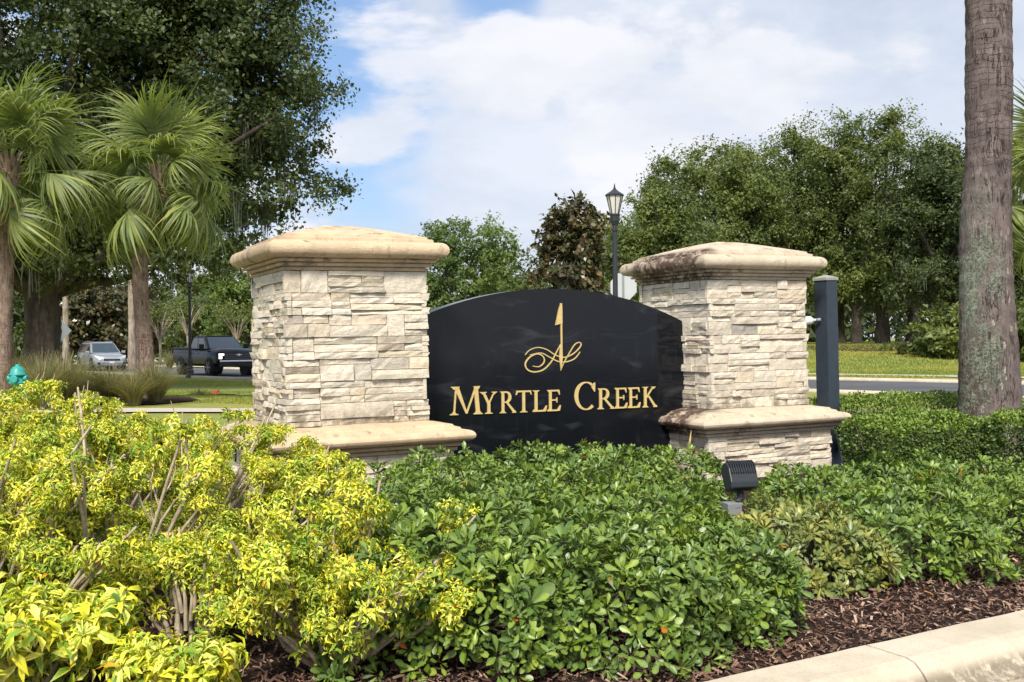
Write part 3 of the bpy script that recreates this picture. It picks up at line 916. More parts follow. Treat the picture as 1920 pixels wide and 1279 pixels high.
# square sign post behind the right pillar, leaning slightly, with a small white lamp arm
pp = at(1556, 900, 13.1)
post = thing('square_post', (pp.x, 13.1, 0), 'dark slate square post with weathered pointed cap behind the stained pillar', 'post', rz=rad(33))
post.rotation_euler = (0, rad(-1.3), rad(33))
a = 0.195
MB().box((0, 0, 1.15), (a, a, 2.30)).build('shaft', M['postpaint'], post, bevel=0.008)
c = MB(); h = a / 2 + 0.012
c.add([(-h, -h, 2.29), (h, -h, 2.29), (h, h, 2.29), (-h, h, 2.29), (-h, -h, 2.325), (h, -h, 2.325), (h, h, 2.325), (-h, h, 2.325), (0, 0, 2.365)],
      [(0, 3, 2, 1), (0, 1, 5, 4), (1, 2, 6, 5), (2, 3, 7, 6), (3, 0, 4, 7), (4, 5, 8), (5, 6, 8), (6, 7, 8), (7, 4, 8)])
c.build('cap', M['postcap'], post, bevel=0.004)
g = MB().box((0, 0, 0.02), (0.42, 0.42, 0.04))
for rz_ in range(4):
    ca, sa = math.cos(rz_ * math.pi / 2), math.sin(rz_ * math.pi / 2)
    q = lambda x, y, z: (x * ca - y * sa, x * sa + y * ca, z)
    g.add([q(a / 2, -.008, .04), q(a / 2 + .11, -.008, .04), q(a / 2, -.008, .45), q(a / 2, .008, .04), q(a / 2 + .11, .008, .04), q(a / 2, .008, .45)], [(0, 1, 2), (3, 5, 4), (0, 3, 4, 1), (1, 4, 5, 2), (2, 5, 3, 0)])
g.build('base_plate', M['postpaint'], post)
q0 = at(1531, 600, 13.0); q1 = at(1496, 603, 13.0)
wl = thing('white_sensor', tuple(q0), 'small white cylindrical sensor fixed on the dark square post', 'sensor')
r0 = np.array(q0); dv = np.array(q1) - r0
MB().tube([dv * 0, dv * .12, dv * .2, dv * .3, dv * .85, dv * 1.0], [.014, .016, .030, .052, .058, .040], 14).build('housing', M['white'], wl, smooth=True)
MB().tube([-dv * .22, dv * .05], [.022, .020], 10).build('bracket', M['greymetal'], wl, smooth=True)

# floodlight in the shrubs
fp = at(1388, 893, 8.3)
fl = thing('floodlight', (fp.x, 8.3, 0), 'dark finned floodlight rising among the green shrubs', 'floodlight', rz=rad(14))
zc = fp.z
hd = Matrix.Translation((0, 0, zc)) @ Matrix.Rotation(rad(-24), 4, 'X')
def hb(mb, poly, x0, x1):
    mb.prism(poly, x0, x1, lambda a_, b_, d_: tuple(hd @ Vector((d_, a_, b_))))
mb = MB(); hb(mb, [(-.05, -.105), (.075, -.10), (.085, .09), (.02, .115), (-.035, .105), (-.062, .05), (-.062, -.06)], -.115, .115)
mb.build('lamp_head', M['darkmetal'], fl, fix=True, bevel=0.008)
for i in range(11):
    mb = MB(); x = -0.1 + 0.02 * i
    hb(mb, [(-.060, .0), (-.082, .01), (-.080, .075), (-.040, .118), (0.0, .124), (0.0, .105), (-.035, .10), (-.058, .05)], x - .0035, x + .0035)
    mb.build('fin', M['darkmetal'], fl, fix=True)
mb = MB(); hb(mb, [(.085, -.09), (.095, -.09), (.095, .085), (.085, .085)], -.10, .10); mb.build('lens', M['carglass'], fl, fix=True)
MB().tube([(0.0, .0, zc - .10), (0, 0, zc - .17), (-.02, 0, zc - .20)], [.028, .028, .03], 10).build('swivel', M['darkmetal'], fl)
MB().box((-.075, 0.0, (zc - .2) / 2), (.12, .12, zc - .2)).build('mounting_post', M['greymetal'], fl, bevel=.006)

# ------------------------------------------------------------------ street furniture behind
def street_lamp(x, y, label, H=5.35, z0=0.0):
    r = thing('street_lamp', (x, y, z0), label, 'street lamp', 'street lamps along the avenue')
    MB().lathe((0, 0, 0), [(.20, 0), (.20, .10), (.17, .14), (.17, .32), (.125, .40), (.12, .80), (.09, .88), (.10, .92), (.075, .98)], 16).build('base', M['darkmetal'], r, smooth=False)
    MB().lathe((0, 0, 0), [(.072, .97), (.066, 2.5), (.060, H - 1.15), (.085, H - 1.12), (.085, H - 1.07), (.062, H - 1.05), (.062, H - .96)], 16).build('pole', M['darkmetal'], r, smooth=False)
    MB().lathe((0, 0, 0), [(.075, H - .97), (.115, H - .88), (.12, H - .76), (.135, H - .74), (.135, H - .71), (.105, H - .70)], 16).build('lantern_collar', M['darkmetal'], r)
    n = 8
    zb, zt, rb, rt = H - .70, H - .26, .105, .205
    for i in range(n):
        a0, a1 = 2 * math.pi * (i + .06) / n, 2 * math.pi * (i + .94) / n
        vs = []
        for rr_, z in ((rb, zb), (rt, zt)):
            for k in (0, .008):
                for a_ in (a0, a1):
                    vs.append(((rr_ - .008 - k) * math.cos(a_), (rr_ - .008 - k) * math.sin(a_), z))
        MB().add(vs, [(0, 1, 5, 4), (2, 6, 7, 3), (0, 4, 6, 2), (1, 3, 7, 5)]).build('pane', M['lampglass'], r)
        am = 2 * math.pi * i / n
        MB().tube([(rb * math.cos(am), rb * math.sin(am), zb), (rt * math.cos(am), rt * math.sin(am), zt)], [.011, .012], 6).build('lantern_bar', M['darkmetal'], r)
    MB().lathe((0, 0, 0), [(.20, zt - .005), (.235, zt), (.24, zt + .025), (.20, zt + .06), (.11, zt + .115), (.045, zt + .17), (.03, zt + .18), (.035, zt + .20), (.015, zt + .225), (.02, zt + .25), (.004, zt + .32)], 8).build('lantern_roof', M['darkmetal'], r)
    return r
p = at(1155, 700, 26.5)
street_lamp(p.x, 26.5, 'dark street lamp with a glazed lantern standing behind the sign panel', 5.42)
p = at(366, 700, 50)
street_lamp(p.x, 49.2, 'dark street lamp post under the big oak beside the black pickup', 5.1)

def stop_back(x, y, z, R_, n, rz, label, rot=0.0, z0=0.0):
    r = thing('road_sign', (x, y, z0), label, 'road sign', rz=rz)
    pts = [(R_ * math.cos(rot + 2 * math.pi * (i + .5) / n), z - z0 + R_ * math.sin(rot + 2 * math.pi * (i + .5) / n)) for i in range(n)]
    MB().prism(pts, 0, 0.006, lambda a_, b_, d_: (a_, d_, b_)).build('sign_plate', M['signback'], r, fix=True)
    MB().box((0, -.028, (z - z0 + R_ * .9) / 2), (.05, .04, z - z0 + R_ * .9)).build('post', M['greymetal'], r)
    return r
p = at(1169, 538, 29.5); stop_back(p.x, 29.5, p.z, .41, 8, rad(-25), 'blank back of an octagonal road sign behind the lamp post')
p = at(112, 620, 52); stop_back(p.x, 52, p.z, .62, 4, rad(52), 'blank back of a diamond road sign beside the big oak trunk', rot=rad(45))

# hydrant
p = at(33, 700, 19); hz = float(terrain(p.x, 19))
hy = thing('fire_hydrant', (p.x, 19, hz), 'teal fire hydrant by the left palm behind the yellow shrubs', 'fire hydrant')
hh = at(33, 683, 19).z - hz
def hl(name, prof_): MB().lathe((0, 0, 0), prof_, 16).build(name, M['teal'], hy, smooth=True)
hl('barrel', [(.15, 0), (.15, .03), (.10, .035), (.10, hh - .36), (.145, hh - .35), (.145, hh - .31), (.115, hh - .30), (.115, hh - .20)])
hl('bonnet', [(.15, hh - .20), (.15, hh - .175), (.125, hh - .16), (.115, hh - .10), (.08, hh - .05), (.035, hh - .03), (.035, hh)])
for sx_ in (-1, 1):
    MB().tube([(0, 0, hh - .25), (sx_ * .17, 0, hh - .25), (sx_ * .175, 0, hh - .25)], [.055, .055, .04], 10).build('hose_outlet', M['teal'], hy)
MB().tube([(0, 0, hh - .26), (0, -.17, hh - .26), (0, -.175, hh - .26)], [.07, .07, .05], 10).build('pumper_outlet', M['teal'], hy)

# ------------------------------------------------------------------ leaves and shrubs in front
def leaf_proto(wd, fold=0.06, droop=0.10, curl=0.0, wide=0.62):
    w_ = wd / 2
    V = np.array([(0, 0, 0),
                  (-w_ * .62, wide * .5, fold * .8), (0, wide * .5, 0), (w_ * .62, wide * .5, fold * .8),
                  (-w_, .72, fold - droop * .3), (0, .70, -droop * .4), (w_, .72, fold - droop * .3),
                  (0, 1.0, -droop - curl)], float)
    F = np.array([(0, 2, 1), (0, 3, 2), (1, 2, 5), (1, 5, 4), (2, 3, 6), (2, 6, 5), (4, 5, 7), (5, 6, 7)])
    mid = np.array([1, 0, 1, 0, 0, 1, 0, .3])
    return V, F, mid
def leaf_round(wd, fold=0.06, droop=0.10, curl=0.0):
    """obovate leaf with a rounded tip"""
    w_ = wd / 2
    V = np.array([(0, 0, 0), (-w_ * .45, .32, fold * .7), (0, .32, 0), (w_ * .45, .32, fold * .7),
                  (-w_, .68, fold - droop * .3), (0, .68, -droop * .35), (w_, .68, fold - droop * .3),
                  (-w_ * .72, .90, fold * .6 - droop * .7), (w_ * .72, .90, fold * .6 - droop * .7), (0, 1.0, -droop - curl)], float)
    F = np.array([(0, 2, 1), (0, 3, 2), (1, 2, 5), (1, 5, 4), (2, 3, 6), (2, 6, 5), (4, 5, 7), (5, 9, 7), (5, 8, 9), (5, 6, 8)])
    return V, F, np.array([1, 0, 1, 0, 0, 1, 0, 0, 0, .6])
def leaf_low(wd, fold=0.06, droop=0.10):
    w_ = wd / 2
    V = np.array([(0, 0, 0), (-w_, .66, fold), (0, .62, -droop * .3), (w_, .66, fold), (0, 1, -droop)], float)
    return V, np.array([(0, 2, 1), (0, 3, 2), (2, 4, 1), (2, 3, 4)]), np.array([1, 0, 1, 0, .3])
PL = [leaf_round(.42, .05, .08), leaf_round(.38, .08, .18, .05), leaf_round(.47, .03, .03)]
PLL = [leaf_low(.42, .05, .08), leaf_low(.46, .03, .14)]
SL = [leaf_proto(.36, .09, .34, .25, .50), leaf_proto(.38, .06, .50, .35, .50), leaf_proto(.33, .11, .12, .10, .56), leaf_proto(.42, .08, .25, .15, .56)]
SLL = [leaf_low(.37, .11, .50), leaf_low(.36, .09, .30), leaf_low(.33, .12, .15), leaf_low(.40, .08, .62)]

def frames(N):
    """rows of unit normals -> (a, b) tangents"""
    ref = np.where(np.abs(N[:, 2:3]) < 0.9, np.array([[0, 0, 1.0]]), np.array([[1.0, 0, 0]]))
    A = unit(np.cross(ref, N)); B = np.cross(N, A)
    ph = RNG.uniform(0, 2 * np.pi, len(N))[:, None]
    return A * np.cos(ph) + B * np.sin(ph), B * np.cos(ph) - A * np.sin(ph)

def rosettes(P, N, nl, size, el=(15, 65), jit=0.25, off=0.012):
    """leaf transforms for whorls at P facing N: returns A (k,3,3), T (k,3)"""
    k = len(P)
    a, b = frames(N)
    idx = np.arange(nl)
    az = idx[None, :] * 2.39996 + RNG.normal(0, .25, (k, nl))
    e = np.radians(el[0] + (el[1] - el[0]) * (idx / max(1, nl - 1))[None, :] + RNG.normal(0, 9, (k, nl)))
    hor = np.cos(az)[..., None] * a[:, None, :] + np.sin(az)[..., None] * b[:, None, :]
    n3 = N[:, None, :]
    d_ = np.cos(e)[..., None] * hor + np.sin(e)[..., None] * n3
    nr = -np.sin(e)[..., None] * hor + np.cos(e)[..., None] * n3
    nr = unit(nr + RNG.normal(0, .18, nr.shape)); nr = unit(nr - (nr * d_).sum(-1, keepdims=True) * d_)
    s = np.cross(d_, nr)
    sc = size * (1 + RNG.normal(0, jit * .7, (k, nl)))
    sc = np.clip(sc * (1.05 - .45 * (idx / nl))[None, :], size * .35, size * 1.6)
    Am = np.stack([s, d_, nr], -1) * sc[..., None, None]
    T = P[:, None, :] + hor * off + n3 * (off * 1.2 * idx / nl)[None, :, None]
    return Am.reshape(-1, 3, 3), T.reshape(-1, 3)

def leaf_mesh(name, protos, A, T, mat, parent, tone=None):
    pick = RNG.integers(0, len(protos), len(A))
    Vs, Fs, Ms, Ts, o = [], [], [], [], 0
    for i, (V, F, mid) in enumerate(protos):
        s = pick == i
        if not s.any(): continue
        v, f = stamp(V, F, A[s], T[s])
        Vs.append(v); Fs.append(f + o); o += len(v); Ms.append(np.tile(mid, s.sum()))
        if tone is not None: Ts.append(np.repeat(tone[s], len(V)))
    at_ = {'mid': np.concatenate(Ms)}
    if tone is not None: at_['tone'] = np.concatenate(Ts)
    me = np_mesh(name, np.concatenate(Vs), np.concatenate(Fs), attr=at_)
    o_ = link(name, me, mat, parent)
    return tag(o_, kind='stuff')

CAMP = np.array([0, 0, EYE])
_lm = {}
def leaf_objects(protos, key, A, T, mat, parent, nmax, tone=None):
    """the leaves nearest the camera become parts of their own; returns the mask of the rest"""
    dist = np.linalg.norm(T - CAMP, axis=1)
    ok = np.argsort(dist - 0.6 * T[:, 2])[:nmax]
    ploc = np.array(parent.location)
    for q, i in enumerate(ok):
        j = q % len(protos); tb = 0 if tone is None else int(tone[i] * 2.99)
        kk = (key, j, tb)
        if kk not in _lm:
            V, F, mid = protos[j]
            at_ = {'mid': mid}
            if tone is not None: at_['tone'] = np.full(len(V), (tb + .5) / 3)
            me = np_mesh(key + '_leaf', V, F, attr=at_)
            me.materials.append(mat); _lm[kk] = me
        o = bpy.data.objects.new('leaf', _lm[kk]); COL.objects.link(o); o.parent = parent
        m4 = Matrix.Identity(4)
        for r_ in range(3):
            for c_ in range(3):
                m4[r_][c_] = float(A[i][r_][c_])
            m4[r_][3] = float(T[i][r_] - ploc[r_])
        o.matrix_basis = m4
    rest = np.ones(len(A), bool); rest[ok] = False
    return rest

def mound_points(c, r, h, n, shrink=1.0, zmin=0.03, sq=0.75, seed=0.0):
    th = RNG.uniform(0, 2 * np.pi, n); ph = np.arcsin(RNG.uniform(-.05, 1, n))
    dx = np.cos(th) * np.cos(ph); dy = np.sin(th) * np.cos(ph); dz = np.sin(ph)
    sg = lambda v, e: np.sign(v) * np.abs(v) ** e
    bump_ = 1 + 0.13 * np.sin(dx * 7 + seed) * np.cos(dy * 6 + seed * 2) + 0.07 * np.sin(dz * 9 + dx * 5 + seed * 3) + RNG.normal(0, .035, n)
    bump_ *= shrink
    P = np.stack([c[0] + r[0] * sg(dx, sq) * bump_, c[1] + r[1] * sg(dy, sq) * bump_, zmin + (h - zmin) * sg(np.maximum(dz, 0), .7) * bump_], 1)
    N = unit(np.stack([dx / r[0], dy / r[1], np.maximum(dz, 0) / h * 1.2 + .35], 1))
    return P, N

def green_shrub(x, y, rx, ry, h, label, n=430, mat='pitto', size=.078, nobj=0, nl=9):
    r = thing('shrub', (x, y, 0), label, 'shrub', 'low green shrubs in front of the sign')
    sd = RNG.uniform(0, 9)
    P, N = mound_points((x, y), (rx, ry), h, n, seed=sd)
    P2, N2 = mound_points((x, y), (rx, ry), h, int(n * .30), shrink=.66, seed=sd)
    N = unit(N + RNG.normal(0, .28, N.shape) + [0, 0, .15]); N2 = unit(N2 + RNG.normal(0, .35, N2.shape))
    P = np.concatenate([P, P2]); N = np.concatenate([N, N2])
    P[:, 2] = np.maximum(P[:, 2], .05)
    A, T = rosettes(P, N, nl, size)
    A = A * np.repeat(np.clip(RNG.normal(1, .16, len(P)), .6, 1.4), nl)[:, None, None]
    rest = np.ones(len(A), bool)
    if nobj:
        rest = leaf_objects(PL, mat, A, T, M[mat], r, nobj)
    o = leaf_mesh('foliage', PL if y < 6.5 else PLL, A[rest], T[rest] - np.array([x, y, 0]), M[mat], r)
    tb = Tubes()
    for i in range(34):
        k = RNG.integers(0, len(P)); e = P[k] - np.array([x, y, 0])
        b0 = np.array([RNG.normal(0, .10), RNG.normal(0, .10), 0.0])
        m_ = b0 + (e - b0) * .5 + np.array([0, 0, .06]) + RNG.normal(0, .03, 3)
        tb.add([b0, b0 * .6 + m_ * .4 + [0, 0, .03], m_, e * .85 + m_ * .15, e], [.009, .008, .006, .004, .0025], 5)
    tb.build('branches', M['twig'], r)
    return r

SH = [  # x, y, rx, ry, h, label, n, mat, size, parts
 (-0.30, 5.56, .66, .66, .64, 'large glossy green shrub nearest the street in the middle foreground', 660, 'pitto', .070, 260),
 (0.48, 5.62, .60, .62, .58, 'glossy green shrub second along the kerb, right of the largest one', 560, 'pitto', .068, 200),
 (1.08, 6.00, .46, .56, .50, 'green shrub reaching over the mulch beside the kerb joint', 470, 'pitto', .066, 160),
 (1.88, 6.98, .48, .48, .48, 'sparse olive green shrub with yellowing leaves in front of the floodlight', 430, 'pitto_pale', .062, 120),
 (2.66, 7.25, .60, .52, .54, 'round green shrub with a yellow leaf below, right of the olive one', 460, 'pitto', .066, 120),
 (3.56, 7.85, .56, .52, .51, 'green shrub at the right edge beside the mulch strip', 400, 'pitto', .066, 0),
 (4.50, 8.70, .58, .54, .49, 'green shrub cut by the right border of the view, in front of the clipped hedge', 320, 'pitto', .066, 0),
 (-0.95, 6.75, .55, .55, .56, 'green shrub right behind the yellow variegated bush', 360, 'pitto', .068, 0),
 (-0.10, 6.95, .62, .60, .58, 'green shrub behind the largest foreground shrub', 420, 'pitto', .068, 0),
 (0.85, 7.10, .58, .58, .56, 'green shrub in the middle of the bed, left of the floodlight', 420, 'pitto', .068, 0),
 (1.15, 7.85, .38, .44, .46, 'small green shrub touching the floodlight mounting post', 260, 'pitto', .067, 0),
 (-1.15, 8.15, .60, .58, .56, 'green shrub below the ledge of the larger pillar', 360, 'pitto', .067, 0),
 (-0.30, 8.30, .62, .60, .58, 'green shrub between the middle of the bed and the black panel', 380, 'pitto', .067, 0),
 (0.55, 8.40, .58, .60, .58, 'green shrub halfway between floodlight and black panel', 380, 'pitto', .067, 0),
 (2.42, 8.60, .44, .42, .50, 'green shrub just behind and right of the floodlight', 340, 'pitto', .066, 0),
 (3.05, 8.95, .56, .52, .49, 'green shrub below the right end of the stained pillar ledge', 380, 'pitto', .066, 0),
 (3.95, 9.30, .56, .48, .48, 'green shrub between the stained pillar and the clipped hedge', 360, 'pitto', .066, 0),
 (-0.62, 9.35, .50, .42, .55, 'green shrub at the foot of the black panel, below the letter M', 340, 'pitto', .066, 0),
 (0.15, 9.65, .52, .46, .56, 'green shrub at the foot of the black panel, below the letters TLE', 360, 'pitto', .066, 0),
 (0.95, 9.75, .52, .46, .57, 'green shrub at the foot of the black panel, below the letter C', 360, 'pitto', .066, 0),
 (1.50, 9.55, .42, .44, .53, 'green shrub at the left foot of the stained pillar', 300, 'pitto', .066, 0),
]
for (x, y, rx, ry, h, lb, n, mt, sz, no) in SH:
    green_shrub(x, y, rx, ry, h, lb, int(n * 1.08), mt, sz, no, nl=9 if y < 7.4 else 8)

# yellow variegated bushes: forked pale stems with palmate clumps at the tips
def palmate(P, N, size, nleaf=4, nlet=6):
    """small hands of leaflets: returns A, T, tone"""
    k = len(P)
    a, b = frames(N)
    Ps, Ns, tn = [], [], []
    tone0 = RNG.beta(1.1, 1.6, k)
    for j in range(nleaf):
        az = j * 2 * math.pi / max(1, nleaf) + RNG.uniform(0, 1.2, k)
        hor = np.cos(az)[:, None] * a + np.sin(az)[:, None] * b
        up = RNG.uniform(.15, .9, k)[:, None]
        dirn = unit(hor + N * up)
        Ps.append(P + dirn * size * RNG.uniform(.35, 1.0, k)[:, None]); Ns.append(unit(dirn * .55 + N * .7 + RNG.normal(0, .2, (k, 3))))
        tn.append(np.clip(tone0 + RNG.normal(0, .12, k), 0, 1))
    P2, N2, tn = np.concatenate(Ps), np.concatenate(Ns), np.concatenate(tn)
    A, T = rosettes(P2, N2, nlet, size, el=(-22, 38), jit=.3, off=.006)
    return A, T, np.repeat(tn, nlet)

def yellow_bush(x, y, label, H, spread, nst, size, nobj, lean=(0, 0), seed=1, extra=1.0, z0=0.0, sr=1.0, low=.30, nleaf=4):
    r = thing('variegated_bush', (x, y, z0), label, 'bush', 'yellow variegated bushes')
    rr = random.Random(seed)
    tb = Tubes(); tips = []
    def grow(p, d_, ln, rad_, depth):
        pts = [p]; rs = [rad_]
        n = 4
        q = p.copy(); dd = d_.copy()
        for i in range(n):
            dd = unit(dd + np.array([rr.gauss(0, .13), rr.gauss(0, .13), rr.gauss(.03, .09)]))
            q = q + dd * ln / n
            if q[2] < .04: q[2] = .04 + rr.random() * .03
            pts.append(q.copy()); rs.append(rad_ * (1 - .32 * (i + 1) / n))
            if (depth >= 1 and i >= 1 and rr.random() < .42) or (depth == 0 and i >= 1 and rr.random() < low):
                tips.append((q.copy(), unit(dd + np.array([rr.gauss(0, .6), rr.gauss(0, .6), .3]))))
        tb.add(pts, rs, 6)
        if depth >= 3 or q[2] > H * 1.02:
            tips.append((q, dd)); return
        kk = rr.choice([2, 2, 3])
        for j in range(kk):
            az = rr.uniform(0, 6.28); sp_ = rr.uniform(.35, .75)
            nd = unit(dd + sp_ * np.array([math.cos(az), math.sin(az), rr.uniform(-.1, .5)]))
            grow(q, nd, ln * rr.uniform(.5, .95), rs[-1] * .84, depth + 1)
    for s in range(nst):
        az = 2 * math.pi * (s + rr.uniform(-.3, .3)) / nst
        out = rr.uniform(.35, 1.15) * spread
        d_ = unit(np.array([math.cos(az) * out + lean[0], math.sin(az) * out + lean[1], 1.0]))
        grow(np.array([math.cos(az) * .05, math.sin(az) * .05, 0.0]), d_, H * rr.uniform(.26, .5), .019 * sr * rr.uniform(.8, 1.25), 0)
    for _ in range(int((28 if y > 6.2 else 46) * extra)):        # bare cut stems standing out of the foliage
        t_ = tips[rr.randrange(len(tips))][0]
        s_ = t_ * rr.uniform(.35, .65); s_[2] = max(s_[2] * .85, .05)
        e_ = t_ * (1 + rr.uniform(.0, .12)) + np.array([rr.gauss(0, .02), rr.gauss(0, .02), .02])
        tb.add([s_, (s_ + e_) / 2 + np.array([rr.gauss(0, .01), rr.gauss(0, .01), 0]), e_], [.0115 * sr, .010 * sr, .0065 * sr], 6)
    tb.build('stems', M['stem'], r)
    P = np.array([t[0] for t in tips]); N = np.array([t[1] for t in tips])
    rep = max(1, int(round((3 if y > 6.2 else 2) * extra)))
    P = np.repeat(P, rep, 0); N = np.repeat(N, rep, 0)
    P = P + RNG.normal(0, .022, P.shape); N = unit(N + RNG.normal(0, .4, N.shape) + [0, 0, .25])
    P[:, 2] = np.clip(P[:, 2], .03, H * 1.12)
    A, T, tn = palmate(P, N, size, nleaf)
    A = A.copy()
    T = T + np.array([x, y, z0])
    rest = np.ones(len(A), bool)
    if nobj: rest = leaf_objects(SL, 'scheff', A, T, M['scheff'], r, nobj, tn)
    leaf_mesh('foliage', SL if y < 4.9 else SLL, A[rest], T[rest] - np.array([x, y, z0]), M['scheff'], r, tn[rest])
    return r
YB = [  # x, y, H, spread, stems, leaf, parts, seed
 (-2.26, 5.90, 1.00, .95, 11, .037, 280, 3, 'yellow variegated bush with a fan of pale bare stems, left foreground'),
 (-0.86, 5.08, .78, 1.25, 13, .037, 280, 8, 'yellow variegated bush reaching into the green shrubs, bare stems at its foot'),
 (-1.55, 6.35, .76, .85, 10, .036, 0, 13, 'yellow variegated bush standing just in front of the larger stone pillar'),
 (-2.95, 7.00, 1.06, .80, 10, .036, 0, 21, 'tall yellow variegated bush behind the fan of bare stems'),
 (-3.10, 5.60, 1.00, .95, 11, .036, 0, 34, 'yellow variegated bush at the left border, behind the broad-leaved one'),
 (-2.55, 5.05, .62, 1.05, 10, .038, 120, 29, 'low yellow variegated bush in front of the fan of bare stems, near the left border'),
 (-1.62, 5.35, .50, 1.0, 8, .037, 60, 37, 'small yellow variegated bush between the two bare-stemmed ones'),
 (-3.75, 7.70, 1.14, .75, 11, .036, 0, 55, 'tallest yellow variegated bush, near the teal hydrant'),
 (-2.35, 7.75, .82, .70, 9, .036, 0, 89, 'yellow variegated bush below the left corner of the larger pillar'),
]
for (x, y, H, spd, ns, sz, no, sd, lb) in YB:
    yellow_bush(x, y, lb, H, spd, ns, sz, no, seed=sd)
yellow_bush(-2.15, 4.75, 'low yellow bush with the broadest cream and yellow leaves, bottom left corner', .40, 1.2, 9, .080, 160, seed=144, extra=.5, sr=.7, nleaf=2)
yellow_bush(-1.42, 4.55, 'small yellow sprig with broad leaves at the foot of the fan of stems', .26, 1.2, 6, .066, 60, seed=150, extra=.5, sr=.5, nleaf=2)

# clipped hedges
def hedge(x, y, lx, ly, h, rz, label, n=16000, size=.036):
    r = thing('clipped_hedge', (x, y, 0), label, 'hedge', 'clipped hedges by the palm trunk', rz=rz)
    # points on a rounded box shell
    u = RNG.uniform(-1, 1, (n, 3)); ax = RNG.choice(5, n, p=[.48, .24, .06, .14, .08])
    u[ax == 0, 2] = 1
    u[ax == 1, 1] = -1; u[ax == 2, 1] = 1; u[ax == 3, 0] = -1; u[ax == 4, 0] = 1
    u[:, 2] = np.where(ax == 0, 1, u[:, 2] * .5 + .5)
    c = np.sign(u[:, :2]) * np.abs(u[:, :2])
    rn = np.linalg.norm(np.abs(c) ** 4, axis=1) ** .25
    c = c / np.maximum(rn, 1)[:, None] * 1.0
    top = 1 - .16 * np.linalg.norm(np.abs(c) ** 2.2, axis=1)
    z = np.where(ax == 0, top, u[:, 2] * top)
    lum = 1 + .05 * np.sin(c[:, 0] * lx * 5 + x) * np.cos(c[:, 1] * ly * 6)
    und = 1 - .22 * np.clip((.55 - z) / .55, 0, 1)
    depth = 1 - np.abs(RNG.normal(0, .035, n))
    P = np.stack([c[:, 0] * lx / 2 * lum * und * depth, c[:, 1] * ly / 2 * lum * und * depth, (z * lum * depth) * h + RNG.normal(0, .012, n)], 1)
    P[:, 2] = np.maximum(P[:, 2], .04)
    N = unit(np.stack([c[:, 0] * (ax > 2), c[:, 1] * ((ax == 1) | (ax == 2)), (ax == 0) * 1.0 + .3], 1) + RNG.normal(0, .55, (n, 3)))
    A_, B_ = frames(N)
    sc = size * RNG.uniform(.6, 1.3, n)
    A = np.stack([B_, unit(A_ + N * .9), N], -1) * sc[:, None, None]
    V = np.array([(0, 0, 0), (.32, .5, .05), (0, 1, 0), (-.32, .5, .05)], float); F = np.array([(0, 1, 2, 3)])
    v, f = stamp(V, F, A, P)
    lit_mask = (RNG.random(n) < np.where(ax == 0, .85, .12)).astype(float)  # most top leaves get the lit tone, most side leaves the painted shade
    tag(link('foliage', np_mesh('hedge_foliage', v, f, attr={'top_lit': np.repeat(lit_mask, 4)}), M['hedge'], r), kind='stuff')
    m = MB(); tb = Tubes()
    for i in range(int(26 * lx)):
        b0 = np.array([RNG.uniform(-lx / 2 * .8, lx / 2 * .8), RNG.uniform(-ly / 2 * .7, ly / 2 * .7), 0])
        e = b0 + [RNG.normal(0, .16), RNG.normal(0, .16), h * .9]
        tb.add([b0, (b0 + e) / 2 + RNG.normal(0, .04, 3), e], [.012, .008, .004], 5)
    tb.build('branches', M['twig'], r)
    return r
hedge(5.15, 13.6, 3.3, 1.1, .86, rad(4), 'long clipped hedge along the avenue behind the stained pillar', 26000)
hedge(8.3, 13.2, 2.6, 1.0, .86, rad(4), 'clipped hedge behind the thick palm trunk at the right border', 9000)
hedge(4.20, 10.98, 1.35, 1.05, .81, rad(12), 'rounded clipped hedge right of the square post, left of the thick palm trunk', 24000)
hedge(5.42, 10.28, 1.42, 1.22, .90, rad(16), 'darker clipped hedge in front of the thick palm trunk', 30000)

# mulch chips, kerb side
n = 50000
u_ = RNG.uniform(-5.2, 6.0, n); v_ = RNG.beta(1.0, 2.2, n) * 4.2 + .0
keep = v_ > -.02
P = KP + KU * u_[:, None] + KV * v_[:, None]
N = unit(np.c_[RNG.normal(0, .45, (n, 2)), np.ones(n)])
A_, B_ = frames(N)
L = RNG.uniform(.008, .030, n) * RNG.choice([1, 1, 2.0], n)
A = np.stack([A_ * (L * RNG.uniform(.14, .4, n))[:, None], B_ * L[:, None], N * .006 * RNG.uniform(.5, 1.5, n)[:, None]], -1)
V = np.array([(-.5, -.5, 0), (.5, -.5, 0), (.35, .5, .3), (-.5, .45, .2), (-.5, -.5, 1), (.5, -.5, 1), (.35, .5, 1.3), (-.5, .45, 1.2)], float)
V = V[4:]; F = np.array([(0, 1, 2, 3)])
v, f = stamp(V, F, A, np.c_[P, .010 + RNG.uniform(0, .022, n)])
tag(link('mulch_chips', np_mesh('mulch_chips', v, f), M['mulchchip']), 'dark red-brown bark mulch lying in the bed along the kerb', 'mulch', kind='stuff')

# a few fallen leaves
for (px, py, Y, lb, col_) in ((1684, 1128, 6.62, 'bright yellow fallen leaf on the mulch under the round shrub', (.62, .40, .03)), (1752, 1148, 6.35, 'curled brown fallen leaf on the mulch right of the yellow one', (.42, .20, .07))):
    q = at(px, py, Y)
    mm = m_plain('fallen_leaf', col_, .6)
    V, F, mid = leaf_proto(.42, .12, .1)
    me = np_mesh('fallen_leaf', V * .085, F); o = link('fallen_leaf', me, mm)
    o.location = (q.x, q.y, .045); o.rotation_euler = (.2, .1, random.uniform(0, 6))
    tag(o, lb, 'leaf')
